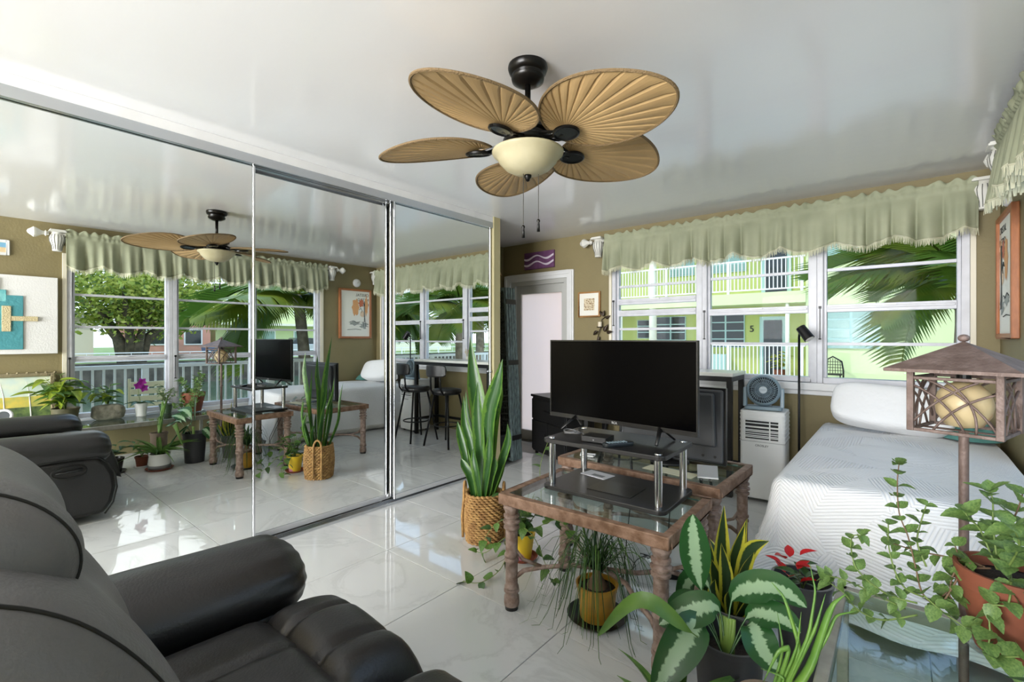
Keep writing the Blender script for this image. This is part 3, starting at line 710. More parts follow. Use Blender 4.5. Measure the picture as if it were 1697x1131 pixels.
# ================================================================== ceiling fan
BLKF = mat('oil-rubbed bronze', (22, 21, 20), .28, metal=.5)
PALM = mat('woven palm leaf blade', (188, 156, 108), .55, col2=(170, 140, 96), vscale=3)
RIM = mat('braided rattan rim', (120, 98, 66), .7, bump=.6, bscale=200)
fa = T('ceiling_fan', 'ceiling fan with five pleated palm-leaf blades and a cream glass bowl light', 'ceiling fan', (1.83, 1.565, ZC))
m = MB(); m.lathe([(0, 0), (.082, 0), (.084, -.012), (.078, -.03), (.066, -.036), (.064, -.048), (.070, -.052), (.066, -.066), (.034, -.082), (0, -.083)][::-1], n=32); m.build('canopy', BLKF, fa, smooth=True, auto=50)
MB().cyl((0, 0, -.24), (0, 0, -.08), .0125, n=14).build('downrod', BLKF, fa, smooth=True)
m = MB(); m.lathe([(0, -.34), (.095, -.34), (.105, -.33), (.105, -.315), (.085, -.305), (.085, -.292), (.10, -.285), (.10, -.255), (.085, -.24), (.045, -.23), (.025, -.215), (.018, -.20), (0, -.20)], n=32); m.build('motor_housing', BLKF, fa, smooth=True, auto=50)
zb = 2.075 - ZC
def blade_outline(u):  # u in 0..1 along radial length, half width
    return .205 * (sin(pi * u ** .80) ** .5) if 0 < u < 1 else 0.0
R0, R1 = .150, .665; NP = 36
def blade_mesh():
    b = MB(); na, nr = NP * 6, 8
    # pleats fan out from the hub end: polar grid about the inner end
    cx_ = R0 + .055
    def fn(u, v):
        ang = (u - .5) * radians(300)  # fan round the inner point
        # distance to the outline along this angle
        lo_, hi = 0, .6
        for _ in range(22):
            md_ = (lo_ + hi) / 2; x = cx_ + cos(ang) * md_; y = sin(ang) * md_; q = (x - R0) / (R1 - R0)
            inside = 0 < q < 1 and abs(y) < blade_outline(q)
            if inside: lo_ = md_
            else: hi = md_
        r = .012 + max(0, lo_ - .012) * v; pl_ = (.0055 * math.exp(-((((u * NP) % 1) - .5) / .10) ** 2) - .0025 * abs(((u * NP) % 1) - .5)) * min(v * 1.5, 1) * min(1, (1 - v) * 10)
        x = cx_ + cos(ang) * r; y = sin(ang) * r
        return (x, y, pl_ - .010 * ((x - R0) / .47) + .05 * (y / .18) ** 2 * .25)
    b.grid(na, nr, fn)
    return b, fn
bb, bfn = blade_mesh()
me_b = bb.mesh('blade', PALM, False)
bs = MB(); bs.tube([Vector(bfn(k / 110, 1.0)) + Vector((0, 0, .0)) for k in range(111)], .0055, 6); me_r = bs.mesh('rim', RIM)
irn = MB()
irn.tube([(.09, 0, .008), (.13, .0, -.004), (.17, 0, -.012), (.20, 0, -.016)], [.012, .010, .016, .012], 8, flat=.5)
irn.tube([(.10, .03, .008), (.15, .035, -.008), (.19, .02, -.014)], .006, 6); irn.tube([(.10, -.03, .008), (.15, -.035, -.008), (.19, -.02, -.014)], .006, 6)
def ovr(t): return (.215 + .052 * cos(t), .040 * sin(t), -.018)
irn.tube([ovr(2 * pi * k / 24) for k in range(25)], .007, 6, cap=False)
me_i = irn.mesh('blade_iron', BLKF)
mp_ = MB(); mp_.prism([(.215 + .046 * cos(2 * pi * k / 20), .034 * sin(2 * pi * k / 20)) for k in range(20)], -.020, -.012, 'z'); me_p = mp_.mesh('medallion', mat('fan medallion', (48, 52, 50), .25, metal=.6), False)
for k in range(5):
    A = Matrix.Translation((0, 0, zb)) @ Matrix.Rotation(radians(-8 + 72 * k), 4, 'Z') @ Matrix.Rotation(radians(-11), 4, 'X')
    bo = inst('blade', me_b, fa, A); md_ = bo.modifiers.new('s', 'SOLIDIFY'); md_.thickness = .003
    inst('rim', me_r, bo, Matrix.Identity(4)); io = inst('blade_iron', me_i, fa, A); inst('medallion', me_p, io, Matrix.Identity(4))
m = MB(); m.lathe([(.045, -.355), (.06, -.362), (.10, -.362), (.10, -.348), (.06, -.34), (.045, -.34)], n=28); m.build('light_fitter', BLKF, fa, smooth=True, auto=40)
m = MB(); m.lathe([(.0, -.458), (.02, -.458), (.06, -.450), (.095, -.432), (.122, -.404), (.135, -.380), (.149, -.372), (.151, -.363), (.143, -.361), (.12, -.375), (.08, -.42), (0, -.44)], n=40)
m.build('light_bowl', mat('cream alabaster glass', (224, 216, 184), .3, col2=(208, 198, 160), vscale=7, trans=.35), fa, smooth=True)
m = MB(); m.lathe([(0, -.488), (.008, -.484), (.010, -.476), (.016, -.468), (.016, -.46), (0, -.46)], n=14); m.build('finial', BLKF, fa, smooth=True)
for dx, dy, zz in ((-.008, -.02, -.70), (.030, .035, -.67)):
    m = MB(); m.cyl((dx, dy, zz + .03), (dx, dy, -.34), .0015, n=6); ch = m.build('pull_chain', mat('chain', (90, 88, 84), .4, metal=.8), fa)
    m = MB(); m.lathe([(0, -.032), (.007, -.031), (.005, .0), (.004, .008), (.008, .014), (.004, .022), (0, .024)], c=(dx, dy, zz + .005), n=12); m.build('pull_weight', BLKF, ch, smooth=True)

# ================================================================== far-wall furniture
ACW = mat('white appliance plastic', (232, 232, 230), .35)
ac = T('portable_air_conditioner', 'white portable air conditioner with louvred front, beside the bed', 'air conditioner', (2.215, 4.13, 0), radians(3))
MB().prism(rr(.155, .145, .03), .025, .70, 'z').build('body', ACW, ac, bevel=.008, smooth=True, auto=40)
B(-.115, .115, -.1475, -.143, .485, .625).build('outlet_cavity', mat('dark cavity', (24, 25, 26), .6), ac)
m = MB()
for k in range(5): m.box(-.12, .12, -.156, -.146, .497 + k * .027, .503 + k * .027)
for a in (-.118, .055, .116): m.box(a - .004, a + .004, -.155, -.146, .485, .625)
m.build('grille', ACW, ac)
for k in range(7): MB().prism(rr(.158, .148, .03), .475 + k * .032, .482 + k * .032, 'z').build('side_rib', ACW, ac)
B(-.155, .155, -.147, .147, .462, .466).build('seam_band', mat('light grey seam', (170, 170, 170), .5), ac)
B(-.05, .05, -.03, .05, .70, .704).build('control_panel', mat('panel grey', (190, 192, 194), .3), ac)
inst('lettering', text_mesh('CROSLEY', .022, mat('dark print', (40, 40, 42), .5)), ac, Matrix.Translation((.0, -.1455, .435)) @ Matrix.Rotation(pi / 2, 4, 'X'))
for a in (-.11, .11):
    for b in (-.10, .10): MB().cyl((a, b - .008, .014), (a, b + .008, .014), .014, n=12).build('caster', BLACK, ac)
m = MB(); P = []
for k in range(24):
    t_ = k / 23; P.append((.02 - .10 * t_ + .0, .15 + .11 * sin(pi * t_ * .55), .45 + .46 * t_ - .10 * sin(pi * t_)))
rr_ = [.062 + .005 * (k % 2) for k in range(24)]
m.tube(P, rr_, 16); m.build('exhaust_hose', mat('white hose', (215, 213, 205), .5), ac, smooth=True)
# desk fan
FB = mat('blue-grey fan plastic', (132, 152, 164), .35)
df = T('desk_fan', 'round blue-grey desk fan standing on the white air conditioner', 'fan', (2.215, 4.08, .704), radians(8))
m = MB(); m.prism(rr(.13, .055, .03), 0, .028, 'z'); m.build('base', FB, df, bevel=.006)
for a in (-1, 1): MB().prism([(-.04, .02), (.04, .02), (.018, .17), (-.018, .17)], a * .128 - .014, a * .128 + .014, 'x').build('bracket', FB, df, bevel=.008)
fh = MB(); Mx = Matrix.Translation((0, 0, .15)) @ Matrix.Rotation(radians(-8), 4, 'X') @ Matrix.Rotation(pi / 2, 4, 'X')
fh.lathe([(.098, -.04), (.118, -.035), (.122, 0), (.118, .035), (.104, .048), (.100, .044), (.108, .03), (.108, -.03)], n=44, M=Mx); hd = fh.build('housing', FB, df, smooth=True, auto=50)
hb = MB(); hb.lathe([(0, .058), (.026, .056), (.03, .048), (.03, .03), (0, .03)], n=24, M=Mx); hb.build('hub', mat('light blue plastic', (176, 190, 198), .35), df, smooth=True, auto=50)
sp = MB()
for k in range(36):
    a = 2 * pi * k / 36
    sp.tube([Mx @ Vector((cos(a + q * .28) * (.03 + .075 * q), sin(a + q * .28) * (.03 + .075 * q), .05 - .006 * q * q)) for q in (0, .33, .66, 1)], .0022, 5)
for r_ in (.055, .08): sp.tube([Mx @ Vector((cos(2 * pi * k / 36) * r_, sin(2 * pi * k / 36) * r_, .049)) for k in range(37)], .0016, 5, cap=False)
sp.build('grille', FB, df, smooth=True)
b = MB(); b.lathe([(0, -.03), (.10, -.03), (.10, -.025), (0, -.025)], n=30, M=Mx); b.build('rear_cover', mat('fan dark inside', (30, 34, 38), .6), df)
for k in range(5):
    a = 2 * pi * k / 5; b = MB()
    b.grid(6, 4, lambda u, v: Mx @ Vector((cos(a + (u - .5) * .9) * (.03 + .065 * v), sin(a + (u - .5) * .9) * (.03 + .065 * v), .005 + (u - .5) * .03)))
    b.build('rotor_blade', mat('fan blade grey', (70, 82, 90), .4), df, smooth=True, solid=.002)
inst('lettering', text_mesh('Honeywell', .009, mat('grey-blue print', (90, 105, 118), .5)), df, Mx @ Matrix.Translation((0, 0, .0585)))
# slim black reading lamp
bl = T('reading_lamp', 'slim black floor lamp with a cylinder head between air conditioner and bed', 'lamp', (2.435, 4.22, 0))
MB().lathe([(0, 0), (.055, 0), (.055, .012), (.03, .018), (0, .02)], n=28).build('base', BLACKM, bl, smooth=True)
MB().cyl((0, 0, .018), (0, 0, 1.27), .0085, n=12).build('pole', BLACKM, bl, smooth=True)
MB().tube([(0, 0, 1.27), (.004, -.01, 1.30), (.03, -.02, 1.31)], .008, 8).build('knuckle', BLACKM, bl, smooth=True)
m = MB(); m.cyl((.012, -.022, 1.345), (.075, -.045, 1.255), .034, .038, n=24); hd_ = m.build('lamp_head', BLACKM, bl, smooth=True, auto=50)
m = MB(); m.cyl((.0755, -.0452, 1.2545), (.077, -.0458, 1.2525), .031, .031, n=20); m.build('lens', mat('lamp lens', (230, 228, 220), .4), hd_)
# bar table and stools
bt = T('bar_table', 'high bar table with pale top and black metal frame under the far window', 'table', (1.345, 4.14, 0))
MB().box(-.68, .68, -.19, .21, .955, .985).build('top', mat('pale marble laminate', (222, 222, 216), .25, var=.05, vscale=6), bt, bevel=.003)
m = MB(); m.box(-.67, .67, -.185, -.16, .915, .955); m.box(-.67, .67, .18, .205, .915, .955); m.box(-.67, -.645, -.16, .18, .915, .955); m.box(.645, .67, -.16, .18, .915, .955); m.build('apron', BLACKM, bt)
lg_ = MB().box(-.02, .02, -.02, .02, 0, .915).mesh('leg', BLACKM, False)
for a in (-.65, .65):
    for b in (-.165, .185): inst('leg', lg_, bt, Matrix.Translation((a, b, 0)))
m = MB(); m.box(-.63, .63, .175, .195, .18, .21); m.box(-.66, -.64, -.145, .165, .18, .21); m.box(.64, .66, -.145, .165, .18, .21); m.build('foot_rail', BLACKM, bt)
def stool(x, y, rz, label):
    o = T('bar_stool', label, 'stool', (x, y, 0), rz, 'black bar stools at the high table')
    m = MB(); m.lathe([(0, .60), (.15, .60), (.17, .615), (.175, .64), (.165, .66), (.12, .668), (0, .665)], n=32); m.build('seat', LEATHER, o, smooth=True)
    for a in (-1, 1):
        for b in (-1, 1): MB().tube([(a * .10, b * .10, .605), (a * .19, b * .19, 0)], .0115, 10).build('leg', BLACKM, o, smooth=True)
    m = MB(); m.tube([(.155 * cos(2 * pi * k / 32), .155 * sin(2 * pi * k / 32), .24) for k in range(33)], .008, 8, cap=False); m.build('foot_ring', BLACKM, o, smooth=True)
    for a in (-.075, .075):
        MB().tube([(a, -.02, .60), (a, -.15, .61), (a, -.19, .66), (a, -.20, .76), (a * .8, -.215, .93)], .0105, 10).build('back_post', BLACKM, o, smooth=True)
    b = MB()
    def fn(u, v):
        t_ = (u - .5) * 2; x = .15 * t_; y = -.225 + .05 * t_ * t_ ; k = (1 - abs(t_) ** 6) ** .25 if abs(t_) < 1 else 0
        return (x, y, .885 + (v - .5) * .14 * k)
    b.grid(24, 8, fn); b.build('backrest', LEATHER, o, smooth=True, solid=.03)
    return o
stool(1.71, 3.74, radians(8), 'black bar stool with curved back, nearest the air conditioner')
stool(1.19, 3.78, radians(-6), 'black bar stool with curved back, nearest the door')
vs = T('vase', 'slim white vase with dried stems on the far window sill', 'vase', (1.55, 4.475, .90))
MB().lathe([(0, 0), (.022, 0), (.026, .03), (.024, .07), (.016, .10), (.018, .115), (.013, .113), (0, .02)], n=20).build('vessel', mat('vase ceramic', (226, 222, 208), .4), vs, smooth=True)
for k in range(5): MB().tube([(0, 0, .08), (.01 * cos(k * 1.3), -.004, .14), (.04 * cos(k * 1.3), -.008 - .01 * (k % 2), .18 + .01 * k)], [.0015, .0015, .004], 5).build('dried_stem', mat('straw', (190, 166, 110), .8), vs)
# low black cabinet by the door
cb = T('media_cabinet', 'low black cabinet standing askew between door and bar table', 'cabinet', (.285, 4.16, 0), radians(-24))
MB().box(-.34, .34, -.17, .17, .03, .62).build('body', mat('black cabinet', (22, 22, 23), .4), cb, bevel=.006)
B(-.36, .36, -.185, .185, .62, .645).build('top', MATS['black cabinet'], cb, bevel=.004)
for a in (-1, 1):
    d_ = B(a * .17 - .16, a * .17 + .16, -.186, -.171, .05, .37).build('door', MATS['black cabinet'], cb, bevel=.003); B(a * .03 - .005, a * .03 + .005, -.198, -.187, .18, .26).build('handle', BLACKM, d_)
d_ = B(-.33, .33, -.186, -.171, .385, .60).build('drawer', MATS['black cabinet'], cb, bevel=.003); B(-.06, .06, -.198, -.187, .485, .50).build('handle', BLACKM, d_)
for a in (-.30, .30):
    for b in (-.14, .14): MB().cyl((a, b, 0), (a, b, .03), .018, n=10).build('foot', BLACK, cb)
# folded screen, bin, lamp shade in the alcove
fs = T('folding_screen', 'folded wicker room divider with grey-green edges leaning by the partition', 'room divider', (-.14, 3.69, 0))
WICK = mat('dark wicker', (38, 42, 40), .7, col2=(70, 74, 66), vscale=60, bump=.8, bscale=120)
SAGE = mat('grey-green bamboo', (112, 130, 130), .6, col2=(60, 70, 72), vscale=30, stretch=(3, 3, .6), bump=.4, bscale=60)
for k in range(4):
    Mk = Matrix.Translation((0, (k - 1.5) * .040, 0)) @ Matrix.Rotation(radians(-3.3), 4, 'Y')
    pf = MB(); pf.box(.172, .20, -.016, .016, .02, 1.77, M=Mk); pf.box(-.20, -.172, -.016, .016, .02, 1.77, M=Mk); pf.box(-.172, .172, -.016, .016, 1.74, 1.77, M=Mk); pf.box(-.172, .172, -.016, .016, .02, .05, M=Mk)
    pn = pf.build('panel_frame', SAGE, fs, bevel=.002)
    # woven infill: vertical and horizontal strips
    wv = MB()
    for j in range(12): x = -.165 + j * .03; wv.box(x - .006, x + .006, -.004, .004, .05, 1.74, M=Mk)
    for j in range(56): z = .06 + j * .03; wv.box(-.172, .172, -.009 + .012 * (j % 2), -.003 + .012 * (j % 2), z, z + .02, M=Mk)
    wv.build('woven_infill', WICK, pn)
for zz in (.22, .98, 1.60):
    Mk = Matrix.Rotation(radians(-3.3), 4, 'Y'); m = MB(); m.box(.196, .206, -.075, .075, zz, zz + .05, M=Mk); m.build('strap', BLACK, fs)
bn = T('waste_bin', 'black plastic waste bin in front of the folded screen', 'bin', (-.05, 3.50, 0))
m = MB(); m.lathe([(0, .004), (.075, .004), (.085, .012), (.105, .30), (.11, .305), (.11, .315), (.10, .315), (.08, .02), (0, .02)], n=28); m.build('bucket', mat('black bin plastic', (30, 30, 33), .4), bn, smooth=True, auto=40)
m = MB(); m.tube([(.108 * cos(2 * pi * k / 28), .108 * sin(2 * pi * k / 28), .312) for k in range(29)], .006, 6, cap=False); m.build('rim', BLACK, bn, smooth=True)
sc_ = T('wall_sconce', 'tan cone-shaped wall lamp in the alcove beside the door', 'lamp', (XL, 4.10, 2.06))
m = MB(); m.lathe([(.055, .12), (.13, -.06), (.127, -.06), (.052, .118)], c=(.14, 0, 0), n=28); m.build('shade', mat('tan lamp shade', (214, 186, 134), .7, trans=.3), sc_, smooth=True, auto=50)
m = MB(); m.box(0, .015, -.04, .04, -.08, .06); m.tube([(.01, 0, -.02), (.08, 0, -.03), (.14, 0, .02)], .008, 8); m.build('arm', BRZ if 'BRZ' in globals() else BLACK, sc_)

# ================================================================== valances
CLOTH = mat('sage green valance cloth', (184, 187, 158), .75, col2=(168, 172, 144), vscale=4, trans=.25)
FRG = mat('cream fringe', (214, 212, 186), .8, trans=.2)
URN = mat('distressed white urn', (224, 222, 214), .5)
URND = mat('urn groove paint', (92, 92, 84), .6)
def valance(name, label, s0, s1, fn, brk, fin, seed):
    """fn(s, d, z) -> world ; d = distance from the wall into the room"""
    random.seed(seed)
    o = T(name, label, 'valance', fn((s0 + s1) / 2, .09, 2.25)); L = Vector(o.location)
    def P(s, d, z): return Vector(fn(s, d, z)) - L
    zr, zt, n = 2.285, 2.335, 420
    Ln = s1 - s0
    ph = [random.uniform(0, 6.28) for _ in range(8)]
    def scal(s): return .15 + 1.15 * abs(sin(pi * (s - s0) / .36 + ph[0]))
    def ripple(s, k): return (1 - 2 * (1 - abs(sin(s * 17 + 1.3 * sin(s * 5 + ph[1])))) ** 2) * .75 + .25 * sin(s * 71 + ph[2] + 1.7 * sin(s * 11))
    def pt_(u, v):
        s = s0 + Ln * u
        ends = min(1, min(u, 1 - u) * 40)
        zlow = 2.015 - .052 * scal(s) + .02 * (1 - ends)
        if v < .12:
            q = v / .12; z = zt + .012 * sin(s * 60 + ph[3] + 2 * sin(s * 13)) - (zt - zr - .012) * q; d = .114 + (.010 + .016 * ripple(s * 1.6, 0)) * (1 - q)
        elif v < .26:
            q = (v - .12) / .14; z = zr + .012 - .030 * q; d = .114 + .004 * sin(s * 120 + ph[4] + 3 * sin(s * 17)) * sin(pi * q) + .014 * sin(pi * q)
        else:
            q = (v - .26) / .74; z = (zr - .018) * (1 - q) + zlow * q; d = .115 + .014 * min(1, q * 4) + (.004 + .048 * q) * ripple(s, 1)
        return P(s, d, z)
    b = MB(); b.grid(n, 16, pt_); b.build('cloth', CLOTH, o, smooth=True, solid=.0015)
    b = MB()
    trim = [pt_(k / n, 1.0) for k in range(n + 1)]
    for k in range(n):
        a, c_ = trim[k], trim[k + 1]
        for t_ in (.2, .7):
            p_ = a.lerp(c_, t_); l_ = random.uniform(.032, .055); w_ = (c_ - a) * .28
            i = len(b.v); dr_ = Vector((random.uniform(-.006, .006), random.uniform(-.006, .006), -l_))
            b.v += [p_ - w_, p_ + w_, p_ + w_ * .6 + dr_, p_ - w_ * .6 + dr_]; b.f.append((i, i + 1, i + 2, i + 3))
    stuff(b.build('fringe', FRG, o))
    b = MB(); b.tube(trim, .004, 5); b.build('hem_braid', FRG, o, smooth=True)
    b = MB(); b.tube([P(s0 - .10, .095, zr), P(s1 + .10, .095, zr)], .016, 14); b.build('rod', URN, o, smooth=True)
    for s in brk:
        c_ = P(s, .085, 2.22); m = MB()
        m.lathe([(0, -.10), (.034, -.10), (.036, -.09), (.040, -.05), (.056, -.005), (.060, .03), (.05, .06), (.038, .075), (.05, .085), (0, .086)], c=c_, n=32)
        bo = m.build('bracket_urn', URN, o, smooth=True, auto=50)
        m = MB()
        for k in range(14):
            a = 2 * pi * k / 14
            m.tube([c_ + Vector((cos(a) * r_, sin(a) * r_, z_)) for r_, z_ in ((.0355, -.088), (.0405, -.05), (.0562, -.005), (.0602, .03), (.0505, .06))], .0028, 5)
        m.build('flute', URND, bo)
        m = MB(); m.box(-.062, .062, -.062, .062, .086, .098); m.prism(rr(.055, .055, .002, 1), .098, .108, 'z'); 
        for q in m.v: q += c_
        m.build('bracket_cap', URN, bo, bevel=.004)
        m = MB(); p0, p1 = P(s - .03, 0, 2.19), P(s + .03, .06, 2.27)
        m.box(min(p0.x, p1.x), max(p0.x, p1.x), min(p0.y, p1.y), max(p0.y, p1.y), p0.z, p1.z); m.build('wall_plate', URN, bo)
    for s, dirn in fin:
        ax = (P(s + dirn, .095, zr) - P(s, .095, zr)).normalized(); c_ = P(s, .095, zr)
        R_ = ax.to_track_quat('Z', 'Y').to_matrix().to_4x4(); m = MB()
        m.lathe([(.016, -.06), (.018, -.045), (.03, -.038), (.018, -.028), (.02, -.01), (.046, .03), (.05, .045), (.018, .085), (0, .092)], c=c_, n=8, M=R_); m.build('finial', URN, o)
    return o
valance('window_valance', 'sage green ruffled valance with fringe over the far window', .66, 3.44, lambda s, d, z: (s, D - d, z), (.575, 3.468), ((.45, -1),), 3)
valance('window_valance', 'sage green ruffled valance with fringe over the long right-hand window', .757, 3.58, lambda s, d, z: (XR - d, s, z), (.70, 3.665), ((.58, -1), (3.79, 1)), 5)

# ================================================================== things on the walls
GOLDW = mat('oak frame', (166, 122, 72), .45, var=.15, vscale=20, stretch=(1, 1, 8))
ORW = mat('orange cedar frame', (168, 104, 62), .4, var=.12, vscale=14, stretch=(4, 4, 1))
PAPER = mat('ivory paper', (236, 234, 224), .8)
pa = T('canvas_painting', 'small purple canvas with two white wavy stripes above the door', 'painting', (-.25, D, 2.185))
m = MB(); m.box(-.215, .215, -.03, 0, -.10, .10); m.build('canvas', mat('purple canvas', (84, 44, 84), .6, col2=(130, 84, 128), vscale=5), pa, bevel=.003)
for zz in (-.035, .035):
    b = MB(); b.grid(40, 1, lambda u, v: ((u - .5) * .43, -.0315, zz + .022 * sin(u * 9.5 + .6) * -1 + (v - .5) * (.020 + .006 * sin(u * 9)))); b.build('wavy_stripe', mat('lilac white paint', (226, 214, 226), .6), pa)
for xx in (-.005,): B(xx - .001, xx + .001, -.031, -.0302, -.10, .10).build('panel_joint', mat('dark purple', (50, 26, 50), .6), pa)
def framed(name, label, loc, rz, w_, h_, fw, dep, fm, mat_margin, cat='picture'):
    """picture facing local -y"""
    o = T(name, label, cat, loc, rz)
    m = MB(); m.box(-w_ / 2, -w_ / 2 + fw, -dep, 0, -h_ / 2, h_ / 2); m.box(w_ / 2 - fw, w_ / 2, -dep, 0, -h_ / 2, h_ / 2); m.box(-w_ / 2 + fw, w_ / 2 - fw, -dep, 0, h_ / 2 - fw, h_ / 2); m.box(-w_ / 2 + fw, w_ / 2 - fw, -dep, 0, -h_ / 2, -h_ / 2 + fw)
    m.build('frame', fm, o, bevel=.004)
    B(-w_ / 2 + fw, w_ / 2 - fw, -dep * .55, -.002, -h_ / 2 + fw, h_ / 2 - fw).build('mount', PAPER, o)
    return o, -dep * .55 - .001
fr, yy = framed('picture_frame', 'small square oak-framed print of tan leaves, right of the door', (.425, D, 1.63), 0, .275, .275, .016, .03, GOLDW, .05)
B(-.065, .065, yy - .0006, yy, -.065, .065).build('print', mat('tan leaf print', (222, 208, 178), .8, col2=(150, 124, 92), vscale=60, ramp=(.45, .6)), fr)
# leaf candle sconce
cs = T('candle_sconce', 'dark metal leaf wall sconce holding a cream candle above the television', 'sconce', (.575, D, 1.38))
DKM = mat('dark bronze leaf', (52, 40, 28), .45, metal=.5)
MB().tube([(-.05, -.02, -.14), (-.03, -.03, -.08), (0, -.03, 0), (.01, -.03, .08), (.05, -.02, .11)], .005, 6).build('stem', DKM, cs, smooth=True)
lf = leaf_mesh('leaf', DKM, 'ovate', .2, .3)
for k, (x, z, a, l_) in enumerate(((.03, .11, -10, .07), (.06, .09, -60, .06), (-.04, -.04, 130, .07), (.04, -.05, -30, .09), (.07, -.06, -80, .07), (-.02, -.10, 170, .06), (.02, .13, 40, .06))):
    inst('leaf', lf, cs, frame_M((x, -.03, z), (-sin(radians(a)), -.15, cos(radians(a))), (0, -1, 0), l_ * .55, l_, l_))
MB().cyl((0, -.05, .0), (0, -.05, .055), .021, n=18).build('candle', mat('cream wax', (226, 214, 190), .5), cs, smooth=True, auto=50)
MB().lathe([(0, -.006), (.032, -.004), (.036, .004), (.03, .002), (0, 0)], c=(0, -.05, 0), n=18).build('candle_cup', DKM, cs, smooth=True)
# poster on the right wall (seen in the mirror)
ps, yy = framed('framed_poster', 'tall poster with an orange sketch and dark lettering in an orange wood frame', (XR, 4.10, 1.645), radians(-90), .56, .77, .03, .035, ORW, .0)
INK = mat('dark ink', (58, 60, 58), .7)
for k, tx in enumerate(('CRISTAL', 'METRO', 'PARIS')):
    me_t = text_mesh(tx, .062, INK); w2 = max(v_.co.x for v_ in me_t.vertices); inst('lettering', me_t, ps, Matrix.Translation((-.235 + w2, yy, .295 - k * .075)) @ Matrix.Rotation(pi / 2, 4, 'X'))
OR = mat('orange wash', (220, 164, 112), .8); GR = mat('grey wash', (160, 164, 158), .8); RD = mat('rust wash', (190, 110, 80), .8); PI = mat('pale wash', (226, 200, 170), .8)
def blob(par, c_, rx, rz_, mt, n=16, wob=.2, seed=0):
    b = MB(); b.v = [Vector((c_[0] + cos(2 * pi * k / n) * rx * (1 + wob * sin(3.1 * k + seed)), yy - .0006 - .00005 * seed, c_[1] + sin(2 * pi * k / n) * rz_ * (1 + wob * cos(2.3 * k + seed)))) for k in range(n)]; b.f = [tuple(range(n))]; return b.build('ink_wash', mt, par)
blob(ps, (.0, .10), .06, .13, OR, seed=1); blob(ps, (-.10, .17), .045, .06, RD, seed=2, wob=.3); blob(ps, (-.19, .13), .03, .15, OR, seed=3, wob=.3); blob(ps, (.02, -.15), .09, .03, GR, seed=4, wob=.4); blob(ps, (-.15, -.18), .07, .05, GR, seed=5, wob=.4); blob(ps, (-.12, 0), .04, .05, PI, seed=6)
m = MB()
for pts in (((-.165, .20), (-.163, -.02), (-.16, -.12)), ((-.15, .2), (-.15, -.05)), ((-.18, -.20), (-.16, -.02), (-.14, -.20)), ((-.17, -.12), (-.15, -.12)), ((-.06, .06), (-.09, .09), (-.12, .05), (-.10, .02)), ((.10, -.13), (.04, -.11), (-.02, -.14), (-.08, -.12)), ((.14, -.25), (.0, -.24), (-.1, -.25))):
    m.tube([(p[0], yy - .001, p[1]) for p in pts], .003, 4)
m.build('ink_line', INK, ps)
sd = T('smoke_detector', 'small white round detector on the wall above the poster', 'detector', (XR, 4.13, 2.13))
m = MB(); m.lathe([(0, .03), (.05, .03), (.062, .02), (.065, 0), (0, 0)], n=30, M=Matrix.Rotation(-pi / 2, 4, 'Y')); m.build('shell', WHITE, sd, smooth=True, auto=50)
m = MB(); m.lathe([(0, .036), (.012, .034), (.014, .03)], n=14, M=Matrix.Rotation(-pi / 2, 4, 'Y')); m.build('button', mat('grey button', (200, 200, 200), .4), sd, smooth=True)
# abstract relief canvas (mirror, far left)
ab = T('relief_canvas', 'white canvas with turquoise and straw-coloured relief blocks beside the window', 'painting', (XR - .004, .31, 1.485))
m = MB(); m.box(-.04, 0, -.40, .40, -.375, .375); m.build('canvas', mat('white canvas', (228, 226, 224), .7, bump=.2, bscale=80), ab, bevel=.004)
TQ = mat('turquoise relief paint', (96, 172, 176), .6, col2=(130, 196, 196), vscale=12, bump=.5, bscale=30); STR = mat('straw relief', (206, 190, 150), .8, bump=.8, bscale=120); TQ2 = mat('deep turquoise', (74, 146, 154), .6, bump=.4, bscale=30)
for (y0, y1, z0, z1, mt, d_) in ((-.30, .10, -.33, .12, TQ, .010), (-.02, .16, -.33, .18, TQ2, .012), (-.12, .05, .12, .23, TQ, .013), (-.32, -.18, .10, .30, TQ, .011), (-.09, .0, .20, .34, STR, .016), (.02, .08, -.16, .08, STR, .022), (-.10, -.04, -.17, .05, STR, .022), (.08, .26, -.06, -.015, STR, .02), (-.24, -.06, .07, .12, STR, .02), (-.36, -.2, -.32, -.05, TQ2, .011), (-.28, -.2, -.2, .0, STR, .02)):
    B(-.04 - d_, -.04, y0, y1, z0, z1).build('relief_block', mt, ab, bevel=.003)
sp_, yy = framed('picture_frame', 'small white-framed beach print near the ceiling, left of the valance', (XR, .31, 2.115), radians(-90), .15, .14, .022, .018, WHITE, 0)
B(-.05, .05, yy - .0006, yy, -.045, 0).build('print', mat('sand print', (214, 190, 150), .7), sp_); B(-.05, .05, yy - .0006, yy, 0, .045).build('print', mat('sea print', (120, 170, 200), .7), sp_)
